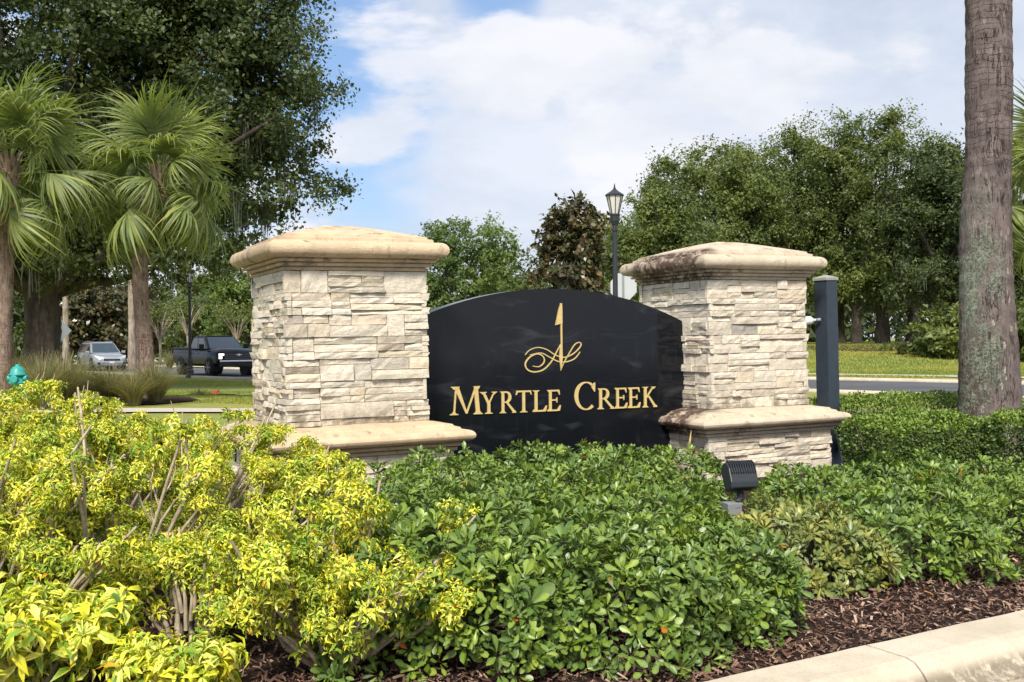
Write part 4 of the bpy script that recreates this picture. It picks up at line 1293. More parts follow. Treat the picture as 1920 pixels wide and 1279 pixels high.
# a strap leaf poking out bottom left and a dry grass blade at the stained pillar
def blade(name, p0, p1, wd, mat, label, cat, bow=.06):
    p0, p1 = np.array(p0), np.array(p1)
    ts = np.linspace(0, 1, 9); mb = MB()
    side = unit(np.cross(p1 - p0, [0, 1, 0]))
    for t in ts:
        c_ = p0 + (p1 - p0) * t + np.array([0, -bow * math.sin(math.pi * t), 0])
        w2 = wd / 2 * (1 - t ** 2.5) + .0008
        mb.v += [tuple(c_ - side * w2), tuple(c_ + [0, .004, 0]), tuple(c_ + side * w2)]
    for i in range(8):
        mb.f += [(i * 3, i * 3 + 1, i * 3 + 4, i * 3 + 3), (i * 3 + 1, i * 3 + 2, i * 3 + 5, i * 3 + 4)]
    tag(mb.build(name, mat), label, cat)
straw = m_plain('straw_blade', (.55, .45, .16), .6); green = m_plain('strap_green', (.07, .16, .04), .45)
blade('straw_blade', at(1284, 860, 9.9), at(1296, 806, 9.8), .022, straw, 'dry straw blade standing against the ledge of the stained pillar', 'grass')
blade('strap_leaf', at(465, 1290, 4.9), at(415, 1222, 4.8), .035, green, 'green strap leaf rising from the mulch between the yellow bushes', 'leaf')
blade('straw_blade', at(1690, 1010, 7.0), at(1691, 950, 6.95), .014, m_plain('yellow_blade', (.42, .42, .05), .6), 'yellow narrow leaf sticking out of the round green shrub', 'leaf')

# ------------------------------------------------------------------ palms
def frond_mesh(name, Lp, R_, nseg, droop, fold, spread=125, seed=0, stiff=1.0):
    rr = np.random.default_rng(seed)
    Vs = []; Fs = []
    o = 0
    # petiole: flat tapering strip with thickness
    n = 6
    for i in range(n):
        t = i / (n - 1); y = Lp * t; z = .10 * Lp * math.sin(t * math.pi * .6)
        w_ = .022 * (1 - .5 * t)
        for dx, dz in ((-w_, 0), (0, -.014), (w_, 0), (0, .010)):
            Vs.append((dx, y, z + dz))
        if i:
            for k in range(4):
                Fs.append(((i - 1) * 4 + k, (i - 1) * 4 + (k + 1) % 4, i * 4 + (k + 1) % 4, i * 4 + k))
    o = len(Vs); zp = .10 * Lp * math.sin(math.pi * .6)
    for s in range(nseg):
        a = rad(-spread + 2 * spread * s / (nseg - 1) + rr.normal(0, 1.5))
        L = R_ * (.62 + .38 * math.cos(a * .55)) * rr.uniform(.78, 1.12); dfx, dfy = rr.normal(0, .22), rr.normal(0, .22)
        back = .28 * R_ * max(0, math.cos(a))          # costa carries the middle segments forward
        hx, hy = 0.0, Lp + back * .55
        dx, dy = math.sin(a), math.cos(a)
        wd = R_ * .020 * rr.uniform(.8, 1.2)
        dr = droop * rr.uniform(.5, 1.7); a += rr.normal(0, .04)
        px, py = -dy, dx
        tw = rr.normal(0, .25)
        prev = None
        nst = 6
        zc = 0.0; x, y = hx, hy; pitch = fold * abs(math.sin(a * .9)) * .5
        for k in range(nst):
            t = k / (nst - 1)
            w_ = wd * (.5 + .6 * min(1, t * 4)) * (1 - t ** 1.2) + .002
            z = zp + zc - .12 * back
            lift = .35 * w_ * (1 if s % 2 else -1)
            Vs += [(x - px * w_, y - py * w_, z + lift), (x + px * w_, y + py * w_, z - lift)]
            if k:
                b = o + (k - 1) * 2
                Fs.append((b, b + 1, b + 3, b + 2))
            st = L / (nst - 1)
            pitch += dr * (.10 + .42 * t ** 1.3) 
            x += (dx + dfx * t * t) * st * math.cos(pitch); y += (dy + dfy * t * t) * st * math.cos(pitch); zc -= st * math.sin(pitch)
        o = len(Vs)
    me = np_mesh(name, np.array(Vs), np.array(Fs))
    return me
FR = [frond_mesh('frond_a', .95, 1.15, 66, .9, .6, 128, 1), frond_mesh('frond_b', 1.05, 1.2, 62, 1.25, .9, 120, 2), frond_mesh('frond_c', .85, 1.15, 60, .7, .4, 115, 3), frond_mesh('frond_d', 1.1, 1.15, 64, 1.5, 1.1, 130, 4)]
for me in FR: me.materials.append(M['palmleaf'])
FRD = frond_mesh('frond_dry', .5, .5, 18, 2.4, 1.2, 70, 9); FRD.materials.append(M['palmdead'])

def m_palmtrunk(name, c0, c1, lichen=0.0, scale=1.0):
    m, b = new_mat(name)
    O = b.coord()
    z = b.n('ShaderNodeSeparateXYZ', {0: O}).outputs[2]
    fib = b.noise(b.map(O, (1, 1, .12)), 26 * scale, 8, .7)
    a = b.noise(b.map(O, (1, 1, .7)), 7 * scale, 9, .72)
    ringn = b.math('ADD', b.math('MULTIPLY', z, 15.0), b.math('MULTIPLY', b.noise(b.map(O, (1, 1, .8)), 5, 6, .6), 2.4))
    ring = b.math('ABSOLUTE', b.math('SINE', b.math('MULTIPLY', ringn, math.pi)))
    ringd = b.smooth(ring, .22, .0)
    c = b.mix(b.smooth(a, .3, .7), c0, c1)
    c = b.mix(b.math('MULTIPLY', b.smooth(fib, .45, .75), .55), c, tuple(v * .45 for v in c0))
    ringd = b.math('MULTIPLY', ringd, b.math('MULTIPLY', b.smooth(b.noise(O, 4, 4, .6), .40, .6), b.smooth(z, 2.6, 4.6) if lichen else 0.45))
    c = b.mix(b.math('MULTIPLY', ringd, .45), c, tuple(v * .4 for v in c0))
    cn = b.noise(b.map(O, (1, 1, .10)), 15 * scale, 5, .6, dist=.4)
    crk = b.math('MULTIPLY', b.smooth(b.math('ABSOLUTE', b.math('SUBTRACT', cn, .5)), .022, .0), b.smooth(b.noise(O, 5, 4, .6), .42, .58))
    c = b.mix(b.math('MULTIPLY', crk, .6), c, tuple(v * .28 for v in c0))
    h = b.math('ADD', b.math('MULTIPLY', fib, .9), b.math('MULTIPLY', b.math('ADD', ringd, crk), -.8))
    if lichen:
        # pale vertical flecks, more towards the foot, and grey-green lichen on the left flank
        fv = b.vor(b.map(O, (1, 1, .40)), 15)
        fm = b.math('MULTIPLY', b.math('LESS_THAN', fv, .27), b.math('GREATER_THAN', b.noise(b.map(O, (1, 1, .4)), 7, 4, .6), .50))
        fm = b.math('MULTIPLY', fm, b.math('ADD', b.math('MULTIPLY', b.smooth(z, 3.6, .6), .8), .2))
        c = b.mix(b.math('MULTIPLY', fm, .75), c, (.62, .52, .43))
        x = b.n('ShaderNodeSeparateXYZ', {0: O}).outputs[0]
        patch = b.noise(b.map(O, (1, 1, .45)), 3.2, 7, .65)
        fine = b.noise(O, 36, 6, .75)
        left = b.smooth(x, .16, -.16)
        lz = b.smooth(z, 3.5, 2.3)
        lm = b.math('MULTIPLY', b.math('MULTIPLY', left, lz), b.math('MULTIPLY', b.smooth(patch, .43, .56), b.smooth(fine, .36, .52)))
        c = b.mix(b.math('MULTIPLY', lm, .9), c, (.30, .34, .25))
        low = b.math('MULTIPLY', b.smooth(x, -.06, -.24), b.smooth(z, 1.9, 1.2))
        rgh = b.math('MULTIPLY', low, b.smooth(b.noise(O, 17, 8, .75), .45, .58))
        c = b.mix(b.math('MULTIPLY', rgh, .8), c, (.10, .06, .045))
        h = b.math('ADD', h, b.math('MULTIPLY', lm, fine))
    b.pbr(c, .92, b.bump(h, 1.0, .03), spec=.15)
    return m
M['palmtrunk'] = m_palmtrunk('palm_trunk', (.17, .115, .09), (.36, .27, .22))
M['palmtrunk_big'] = m_palmtrunk('grey_palm_trunk', (.115, .088, .082), (.225, .178, .165), 1.0)

def trunk_obj(pts, radii, mat, parent, n=28, rough=.012, rings=0.0):
    P = smooth_line(np.array(pts, float), 22); m = len(P)
    R_ = np.interp(np.linspace(0, 1, m), np.linspace(0, 1, len(radii)), radii)
    V, F = tube_np(P, R_, n)
    V = V.reshape(m, n, 3)
    for j in range(m):
        for i in range(n):
            d_ = V[j, i] - P[j]; d_ = d_ / (np.linalg.norm(d_) + 1e-9)
            q = V[j, i]
            k = mnoise.noise((q[0] * 2.2, q[1] * 2.2, q[2] * .8 + 5)) * rough * 1.6 + mnoise.noise((q[0] * 8, q[1] * 8, q[2] * 5)) * rough * .6
            if rings: k += rings * math.sin(q[2] * 2 * math.pi * 5.5 + 1.2 * mnoise.noise((q[0] * 2, q[1] * 2, q[2])))
            V[j, i] = q + d_ * k
    o = link('trunk', np_mesh('trunk', V.reshape(-1, 3), F, smooth=True), mat, parent)
    return o

def palm(x, y, z0, H, label, r0, lean=(0, 0), nfr=34, size=1.0, seed=0, trunk_pts=None, mat='palmtrunk', boots=True):
    r = thing('palm_tree', (x, y, z0), label, 'palm tree', 'palms of the entrance')
    rr = random.Random(seed)
    top = np.array([lean[0], lean[1], H])
    pts = trunk_pts or [(0, 0, -.1), (lean[0] * .15, lean[1] * .2, H * .3), (lean[0] * .6, lean[1] * .6, H * .7), tuple(top)]
    trunk_obj(pts, [r0 * 1.2, r0 * 1.0, r0 * .93, r0 * .98], M[mat], r, rings=.006)
    if boots:
        mb = MB()
        for i in range(26):
            a_ = i * 2.39996; z = H - .55 + .55 * i / 26
            d_ = Vector((math.cos(a_), math.sin(a_), 0)); s_ = Vector((-d_.y, d_.x, 0))
            c_ = Vector(top) * ((z) / H) ; c_.z = z
            b_ = c_ + d_ * r0 * .8; t_ = c_ + d_ * (r0 * 1.35) + Vector((0, 0, .28))
            mb.add([b_ - s_ * .05, b_ + s_ * .05, t_ + s_ * .022, t_ - s_ * .022, b_ - s_ * .05 - d_ * .03, b_ + s_ * .05 - d_ * .03, t_ + s_ * .022 - d_ * .025, t_ - s_ * .022 - d_ * .025],
                   [(0, 1, 2, 3), (7, 6, 5, 4), (0, 4, 5, 1), (1, 5, 6, 2), (2, 6, 7, 3), (3, 7, 4, 0)])
        tag(mb.build('leaf_bases', M['palmdead'], r), kind='stuff')
    for i in range(nfr):
        t = (i + .5) / nfr
        el = rad(80 - 125 * t ** 1.0 + rr.uniform(-15, 15))
        az = i * 2.39996 + rr.uniform(-.2, .2)
        me = FR[rr.choice([0, 2])] if el > rad(15) else FR[rr.choice([1, 3, 0])]
        o = bpy.data.objects.new('frond', me); COL.objects.link(o); o.parent = r
        d_ = Vector((math.cos(az) * math.cos(el), math.sin(az) * math.cos(el), math.sin(el)))
        s_ = d_.cross(Vector((0, 0, 1))).normalized(); u_2 = s_.cross(d_)
        m3 = Matrix((s_, d_, u_2)).transposed().to_4x4()
        m3 = m3 @ Matrix.Rotation(rr.uniform(-.9, .9), 4, 'Y')
        sc = size * rr.uniform(.78, 1.10)
        o.matrix_basis = Matrix.Translation(tuple(top + np.array([0, 0, -.10 - .35 * t]))) @ m3 @ Matrix.Scale(sc, 4)
    for i in range(9):
        o = bpy.data.objects.new('dry_frond', FRD); COL.objects.link(o); o.parent = r
        az = rr.uniform(0, 6.28); el = rad(-35 - rr.random() * 30)
        d_ = Vector((math.cos(az) * math.cos(el), math.sin(az) * math.cos(el), math.sin(el)))
        s_ = d_.cross(Vector((0, 0, 1))).normalized()
        o.matrix_basis = Matrix.Translation(tuple(top + np.array([0, 0, -.5]))) @ Matrix((s_, d_, s_.cross(d_))).transposed().to_4x4()
    return r
p = at(272, 700, 24); q = at(268, 420, 24)
zt = float(terrain(p.x, 24))
palm(p.x, 24, zt, at(290, 322, 24).z - zt, 'palm tree with a slim leaning trunk and full crown left of the larger pillar', .178, lean=(at(300, 340, 24).x - p.x, 0), nfr=34, size=1.12, seed=4,
     trunk_pts=[(0.05, 0, -.1), (0.0, 0, 1.2), (-.09, 0, 2.6), (-.02, 0, 4.0), (at(300, 340, 24).x - p.x, 0, at(290, 322, 24).z - zt)])
p = at(2, 700, 22); zt = float(terrain(p.x, 22))
palm(p.x, 22, zt, at(20, 300, 22).z - zt, 'palm tree with the yellowest fronds, its trunk cut by the left border', .20, lean=(.2, 0), nfr=36, size=1.12, seed=11)
p = at(1970, 700, 19)
palm(p.x + .1, 19, 0, at(1960, 320, 19).z, 'palm tree whose fronds show beyond the thick trunk at the right border', .2, nfr=34, size=.85, seed=23)
# the thick trunk, its crown above the picture
b0 = at(1857, 800, 11.8)
def tp(px, py): 
    q = at(px, py, 11.8); return (q.x - b0.x, 0, q.z)
r0 = .335
big = palm(b0.x, 11.8, 0, 9.2, 'thick grey palm trunk with pale flecks and lichen behind the clipped hedges', r0, lean=(tp(1850, 0)[0], 0), nfr=34, size=1.25, seed=31, boots=True, mat='palmtrunk_big',
     trunk_pts=[(0.02, 0, -.1), tp(1857, 780), tp(1850, 560), tp(1849, 400), tp(1854, 250), tp(1855, 0), (tp(1855, 0)[0], 0, 7.2), (tp(1850, 0)[0], 0, 9.2)])
tr = [c_ for c_ in big.children if c_.name.startswith('trunk')][0]
me = tr.data
co = np.empty(len(me.vertices) * 3, np.float32); me.vertices.foreach_get('co', co); co = co.reshape(-1, 3)
# real widths along the trunk, read from the photograph
zz_ = co[:, 2]
want = np.interp(zz_, [0, .8, 1.6, 2.6, 3.6, 4.4, 5.4, 9.2], [.365, .335, .318, .305, .268, .282, .272, .25])
have = np.interp(zz_, [0, 9.2], [.385, .33])
cx = np.interp(zz_, sorted([tp(1857, 780)[2], tp(1850, 560)[2], tp(1849, 400)[2], tp(1854, 250)[2], tp(1855, 0)[2]]), [t_[0] for t_ in sorted([tp(1857, 780), tp(1850, 560), tp(1849, 400), tp(1854, 250), tp(1855, 0)], key=lambda t_: t_[2])])
f_ = want / have
co[:, 0] = cx + (co[:, 0] - cx) * f_; co[:, 1] *= f_
me.vertices.foreach_set('co', co.ravel()); me.update()

# ------------------------------------------------------------------ broadleaf trees
LQ = (np.array([(0, 0, 0), (.30, .45, .06), (0, 1, -.05), (-.30, .45, .06)], float), np.array([(0, 1, 2, 3)]))
LT = (np.array([(-.27, .02, 0), (.30, .12, .05), (.02, .98, -.04)], float), np.array([(0, 1, 2)]))
def tree(x, y, z0, label, blobs, nclump, per, lsize, mat, trunk_r, fork=.28, clump_r=.55, group='trees beyond the sign', seed=1, moss=0, bark='bark', hollow=.45, name='broadleaf_tree', limbs=18, spread=1.0, cat='tree', lean=0.0, fill=1.6):
    rg = np.random.default_rng(seed); rr = random.Random(seed)
    r = thing(name, (x, y, z0), label, cat, group)
    B = np.array(blobs, float)       # cx cy cz rx ry rz
    vol = (B[:, 3] * B[:, 4] * B[:, 5]) ** .75; vol /= vol.sum()
    k = rg.choice(len(B), nclump, p=vol)
    d_ = unit(rg.normal(0, 1, (nclump, 3)))
    rad_ = rg.uniform(hollow ** 2, 1, nclump) ** .5
    rad_ *= 1 + .07 * np.clip(rg.normal(0, 1, nclump), -2, 1.6)
    C = B[k, :3] + d_ * B[k, 3:6] * rad_[:, None]
    C[:, 2] = np.maximum(C[:, 2], .25)
    per_ = np.maximum(4, (per * rg.uniform(.45, 1.5, nclump)).astype(int))
    ci = np.repeat(np.arange(nclump), per_)
    cr = clump_r * rg.uniform(.6, 1.35, nclump)
    P = C[ci] + rg.normal(0, 1, (len(ci), 3)) * (cr[ci] * .36)[:, None] * [1, 1, .8]
    # twiggy sprays outwards
    P += (unit(d_ + rg.normal(0, .5, d_.shape) + [0, 0, .2])[ci]) * (rg.exponential(.09, len(ci)) * cr[ci])[:, None]
    N = unit(d_[ci] * .5 + rg.normal(0, .75, (len(ci), 3)) + [0, 0, .55])
    ref = rg.normal(0, 1, N.shape); A_ = unit(np.cross(N, ref)); B_ = np.cross(N, A_)
    sc = lsize * rg.uniform(.6, 1.35, len(ci))
    A = np.stack([A_, B_, N], -1) * sc[:, None, None]
    inner = (rg.random(len(ci)) < .30) & (rad_[ci] < .80)
    P[inner] = C[ci][inner] * [1, 1, 1] + (P[inner] - C[ci][inner]) * .6
    A[inner] *= fill
    P[:, 2] = np.maximum(P[:, 2], .05)
    LP = LQ if y < 50 or mat == 'magleaf' else LT
    v, f = stamp(LP[0], LP[1], A, P)
    tag(link('crown', np_mesh('crown', v, f), M[mat], r), kind='stuff')
    # trunk and limbs
    H = max(b[2] for b in blobs)
    zf = fork * H
    base = trunk_obj([(0, 0, -.2), (lean * .3, 0, zf * .4), (lean, 0, zf)], [trunk_r * 1.35, trunk_r, trunk_r * .85], M[bark], r, n=16, rough=trunk_r * .18)
    tb = Tubes(); fk = np.array([lean, 0, zf])
    ends = C[rg.choice(nclump, min(nclump, limbs), replace=False)]
    for e in ends:
        m1 = fk + (e - fk) * .35 + np.array([0, 0, abs(e[0]) * .10]) + rg.normal(0, .25, 3)
        m2 = fk + (e - fk) * .7 + np.array([0, 0, .15]) + rg.normal(0, .3, 3)
        L = smooth_line(np.array([fk - [0, 0, trunk_r * .6], m1, m2, e]), 5)
        tb.add(L, np.linspace(trunk_r * .5, trunk_r * .05, len(L)), 7)
        for _ in range(5):
            s_ = L[rr.randrange(4, len(L))]
            c2 = C[np.argsort(((C - s_) ** 2).sum(1))[rr.randrange(1, 8)]]
            mid = (s_ + c2) / 2 + rg.normal(0, .15, 3)
            tb.add([s_, mid, c2], [trunk_r * .12, trunk_r * .07, trunk_r * .02], 5)
    tb.build('limbs', M[bark], r)
    if moss:
        nm = moss
        low = C[C[:, 2] < np.percentile(C[:, 2], 45)]
        sp_ = low[rg.integers(0, len(low), nm)]
        L = rg.uniform(.5, 1.9, nm)
        Vs = []; Fs = []; o = 0
        for i in range(nm):
            ns = 14
            for s_ in range(ns):
                off = rg.normal(0, .10, 2); l = L[i] * rg.uniform(.4, 1); w_ = rg.uniform(.012, .03); a_ = rg.uniform(0, 3.14)
                dx, dy = math.cos(a_) * w_, math.sin(a_) * w_
                top = sp_[i] + [off[0], off[1], rg.uniform(-.1, .1)]
                sw = rg.normal(0, .05, 2)
                for t in (0, .35, .7, 1.0):
                    ww = 1 - .75 * t
                    Vs += [(top[0] - dx * ww + sw[0] * t, top[1] - dy * ww + sw[1] * t, top[2] - l * t), (top[0] + dx * ww + sw[0] * t, top[1] + dy * ww + sw[1] * t, top[2] - l * t)]
                for t in range(3):
                    b = o + t * 2; Fs.append((b, b + 1, b + 3, b + 2))
                o += 8
        Vs = np.array(Vs); Vs[:, 2] = np.maximum(Vs[:, 2], .1)
        tag(link('spanish_moss', np_mesh('spanish_moss', Vs, np.array(Fs)), M['moss'], r), kind='stuff')
    return r

GL_ = 'broadleaf trees beyond the avenue'
# the big dark oak on the left
p = at(80, 660, 36)
tree(p.x, 36, 0, 'huge dark oak with hanging moss and a broad trunk filling the upper left', [
    (0, 0, 12.5, 8.6, 7, 6.2), (5.0, 0, 10.8, 5.2, 5, 5.0), (5.7, 0, 7.2, 4.5, 4.5, 2.9), (5.2, 0, 14, 4.2, 4, 3.4), (6.2, 0, 10, 3.6, 4, 3.2), (-7, 1, 9, 7, 6, 5.5), (0, -1, 6.8, 6, 5, 2.7), (3.0, 0, 15, 5, 5, 4), (-3, 2, 4.6, 5, 3, 1.6), (4.4, -1, 5.1, 3.8, 3, 1.7), (1, -2, 4.9, 4, 2, 1.5), (-4, -2, 4.6, 3.5, 2, 1.4)],
    2600, 112, .15, 'oakleaf', .62, fork=.24, clump_r=.80, seed=5, moss=230, hollow=.3, fill=1.7, limbs=34, name='oak_tree')
# middle trees
p = at(890, 640, 60)
tree(p.x, 60, 0, 'loose light green tree between the larger pillar and the magnolia', [(0, 0, 5.4, 3.6, 3, 3.3), (-1.7, 0, 6.6, 1.5, 1.5, 2.1), (1.3, 0, 6.5, 1.6, 1.5, 1.8), (-2.6, 0, 3.6, 2.4, 2.5, 2.6), (2.6, 0, 3.2, 2.4, 2.5, 2.2)], 560, 44, .20, 'lightleaf', .2, clump_r=.55, seed=8, group=GL_, hollow=.2)
p = at(1066, 640, 50)
tree(p.x, 50, 0, 'upright magnolia with brownish leathery leaves left of the street lamp', [(0, 0, 4.2, 2.15, 2.1, 3.4), (.25, 0, 6.8, 1.35, 1.3, 1.5), (-.75, 0, 6.2, .9, .9, 1.0), (1.0, 0, 6.9, .8, .8, 1.1), (0, 0, 2.4, 2.4, 2.2, 2.0), (.1, 0, 7.9, .55, .55, .5)], 470, 30, .25, 'magleaf', .16, clump_r=.36, seed=9, group=GL_, hollow=.3, name='magnolia_tree')
p = at(1140, 640, 82)
tree(p.x, 82, .2, 'pale green tree rising just behind the magnolia and the lamp lantern', [(0, 0, 6.4, 4, 3.5, 4.0), (2, 0, 8.4, 2.4, 2, 2.6), (-2, 0, 7.6, 2, 2, 2.2)], 420, 40, .26, 'lightleaf', .25, clump_r=.7, seed=10, group=GL_)
p = at(985, 640, 84)
tree(p.x, 84, 0, 'rounded green tree low behind the arch of the sign', [(0, 0, 4.0, 4.4, 3, 3.6), (-3, 0, 4.2, 3, 3, 3)], 360, 40, .28, 'oakleaf2', .25, clump_r=.7, seed=12, group=GL_)
# right-hand oaks
def oak_r(px, D, top_py, half, label, seed, mat='oakleaf2', low=.8, n=620, moss=60, tr=.42):
    q = at(px, 640, D); z0 = float(terrain(np.array(q.x), np.array(float(D))))
    top = at(px, top_py, D).z - z0
    rr = random.Random(seed)
    B = [(0, 0, top * .60, half, half * .9, top * .36)]
    for i in range(6):
        a_ = rr.uniform(0, 6.28)
        B.append((math.cos(a_) * half * .65, math.sin(a_) * half * .5, top * rr.uniform(.55, .80), half * .45, half * .45, top * rr.uniform(.13, .2)))
    B.append((rr.uniform(-1, 1), 0, top * .86, half * .40, half * .4, top * .13))
    for s_ in (-1, 0, 1):
        B.append((s_ * half * .62, -half * .3, top * .30, half * .5, half * .5, top * .13))
    tree(q.x, D, z0, label, B, int(n * .95), 92, .215, mat, tr, clump_r=1.0, seed=seed, moss=moss, group=GL_, hollow=.35, limbs=22, name='oak_tree')
oak_r(1345, 72, 252, 5.2, 'oak with a stepped crown rising left above the stained pillar cap', 41, n=560)
oak_r(1228, 66, 350, 4.5, 'lowest oak of the right-hand group, beside the lamp lantern', 42, n=400, tr=.3)
oak_r(1500, 76, 228, 5.6, 'oak standing above the middle of the stained pillar cap', 43, n=640)
oak_r(1655, 72, 192, 5.2, 'tallest oak of the right-hand group, with open twigs at its top', 44, n=640)
oak_r(1790, 66, 245, 4.6, 'oak immediately left of the thick palm trunk', 45, 'oakleaf', n=520)
oak_r(1965, 64, 400, 4.6, 'oak at the right border behind the thick palm trunk', 46, 'oakleaf', n=420)
oak_r(1575, 98, 330, 7.5, 'distant oak closing the gap behind the right-hand group', 47, 'oakleaf', n=560)
oak_r(1800, 104, 300, 8, 'farthest oak behind the thick palm trunk', 48, 'oakleaf', n=520)
oak_r(1380, 100, 400, 7.5, 'distant oak low behind the stained pillar', 49, 'oakleaf', n=420)
# large-leaved bush on the right lawn
p = at(1790, 655, 56); z0 = float(terrain(p.x, 56.0))
tree(p.x, 56, z0, 'dark large-leaved bush on a mulch island left of the palm trunk', [(0, 0, 1.5, 2.1, 1.6, 1.5), (-.9, 0, .9, 1.5, 1.3, 1.0), (1.6, 0, 1.6, 1.8, 1.5, 1.6)], 160, 34, .30, 'oakleaf2', .08, clump_r=.4, seed=61, group='bushes on the lawns', hollow=.2, name='lawn_bush', cat='bush')
p = at(1935, 655, 54); z0 = float(terrain(p.x, 54.0))
tree(p.x, 54, z0, 'dark large-leaved bush right of the palm trunk', [(0, 0, 1.6, 2.0, 1.6, 1.6)], 120, 34, .30, 'oakleaf2', .08, clump_r=.4, seed=62, group='bushes on the lawns', hollow=.2, name='lawn_bush', cat='bush')
p = at(1760, 690, 50)
tree(p.x + 1, 58, float(terrain(p.x + 1, 58.0)), 'low clipped green strip of shrubs on the far lawn by the palm trunk', [(2, 0, .35, 3.6, .7, .35)], 120, 40, .12, 'oakleaf2', .04, clump_r=.2, seed=63, group='bushes on the lawns', hollow=.1, name='lawn_bush', cat='bush', limbs=6)

# left background: dark evergreen, slim trees, crepe myrtles
GB = 'trees behind the parked-looking cars'
GB = 'trees behind the silver car and the pickup'
for i, (px, D, top_py, half, mt, lb) in enumerate([
        (165, 78, 500, 2.9, 'magleaf', 'dark magnolia right behind the silver car'),
        (232, 84, 520, 2.8, 'magleaf', 'dark magnolia behind the slim palm trunk'),
        (20, 70, 560, 3.0, 'oakleaf', 'dark green tree behind the trunk of the left palm'),
        (395, 96, 470, 4.2, 'oakleaf2', 'mid green tree straight behind the black pickup'),
        (320, 104, 480, 4.0, 'oakleaf', 'dark green tree behind the pale forked crepe myrtle'),
        (470, 88, 440, 3.6, 'lightleaf', 'fresh green tree touching the left edge of the larger pillar'),
        (560, 90, 470, 4.5, 'oakleaf2', 'green tree hidden mostly by the larger pillar'),
        (700, 92, 460, 5.0, 'oakleaf2', 'green tree behind the larger pillar, showing beside its right edge'),
        (-120, 80, 420, 6, 'oakleaf', 'green tree beyond the left border')]):
    q = at(px, 640, D); top = at(px, top_py, D).z
    tree(q.x, D, 0, lb, [(0, 0, top * .55, half, half * .8, top * .45), (-half * .5, -.5, top * .4, half * .6, half * .6, top * .35), (half * .5, -.5, top * .35, half * .6, half * .6, top * .33)],
         300, 42, .30 if mt != 'magleaf' else .34, mt, .22, clump_r=.65, seed=70 + i, group=GB, hollow=.3, name='magnolia_tree' if mt == 'magleaf' else 'broadleaf_tree')

def crepe(x, y, label, H, seed):
    r = thing('crepe_myrtle', (x, y, 0), label, 'tree', 'pale-stemmed crepe myrtles')
    rr = random.Random(seed); tb = Tubes()
    tb.add([(0, 0, 0), (.03, 0, H * .25), (0, 0, H * .42)], [.11, .09, .10], 8)
    tips = []
    for i in range(9):
        a_ = rr.uniform(0, 6.28); e = np.array([math.cos(a_) * H * .26, math.sin(a_) * H * .26, H * rr.uniform(.8, .95)])
        tb.add([(0, 0, H * .40), tuple(e * [.35, .35, .72]), tuple(e)], [.075, .05, .025], 6); tips.append(e)
    tb.build('trunk', M['palebark'], r)
    rg = np.random.default_rng(seed)
    P = np.array(tips)[rg.integers(0, 9, 900)] + rg.normal(0, .32, (900, 3)); N = unit(rg.normal(0, 1, (900, 3)) + [0, 0, .5])
    A_ = unit(np.cross(N, rg.normal(0, 1, N.shape))); A = np.stack([A_, np.cross(N, A_), N], -1) * .17
    v, f = stamp(LQ[0], LQ[1], A, P)
    tag(link('crown', np_mesh('crown', v, f), M['oakleaf2'], r), kind='stuff')
p = at(300, 655, 74); crepe(p.x, 74, 'pale forked crepe myrtle between the slim palm trunk and the pickup', 4.3, 1)
p = at(444, 655, 74); crepe(p.x, 74, 'pale forked crepe myrtle above the bonnet of the pickup', 4.3, 2)
p = at(352, 655, 78); crepe(p.x, 78, 'slim grey crepe myrtle behind the roof of the pickup', 5.2, 3)
# other trunks in the shade
def slim_trunk(px, D, wpx, top_py, label, seed):
    q = at(px, 660, D); top = at(px, top_py, D).z; w_ = wpx * D / FPX / 2
    tree(q.x, D, 0, label, [(0, 0, top, 2.2, 2, 1.6)], 110, 40, .26, 'oakleaf', w_, fork=.86, clump_r=.6, seed=seed, group=GB, bark='palebark' if seed % 2 else 'bark', name='slim_tree', limbs=6)
slim_trunk(124, 66, 11, 470, 'slim tree with a pale trunk just left of the silver car', 81)
slim_trunk(248, 66, 13, 450, 'slim tree with a pale trunk just left of the slim palm', 83)
tree(at(1712, 660, 82).x, 82, 1.1, 'dark-trunked oak standing on the far lawn right of the square post', [(0, 0, 7, 4.5, 4, 3), (-2, 0, 4.4, 3, 3, 1.6)], 330, 46, .26, 'oakleaf', .48, fork=.42, clump_r=.8, seed=90, moss=50, group=GL_, name='oak_tree')
tree(at(1606, 650, 96).x, 96, 1.1, 'farther dark-trunked oak on the lawn between post and palm', [(0, 0, 7, 4.5, 4, 3), (2, 0, 4.6, 3, 3, 1.6)], 300, 46, .28, 'oakleaf', .45, fork=.42, clump_r=.8, seed=91, moss=50, group=GL_, name='oak_tree')

# far woods closing the horizon
n = 42000
th = RNG.uniform(rad(-40), rad(40), n); D = RNG.uniform(128, 150, n)
hN = 6.5 + 3.0 * np.sin(th * 23) + 2.0 * np.sin(th * 57 + 1)
P = np.stack([np.sin(th) * D, np.cos(th) * D, RNG.beta(1.2, 1.1, n) * hN], 1)
P[:, 2] += terrain(P[:, 0], P[:, 1])
N = unit(RNG.normal(0, .7, (n, 3)) + [0, -.4, .5]); A_ = unit(np.cross(N, RNG.normal(0, 1, N.shape)))
A = np.stack([A_, np.cross(N, A_), N], -1) * RNG.uniform(.7, 1.5, n)[:, None, None]
v, f = stamp(LT[0], LT[1], A, P)
tag(link('far_woods', np_mesh('far_woods', v, f), M['oakleaf']), 'dark far-off woods closing the view beyond the lawns', 'woods', kind='stuff')

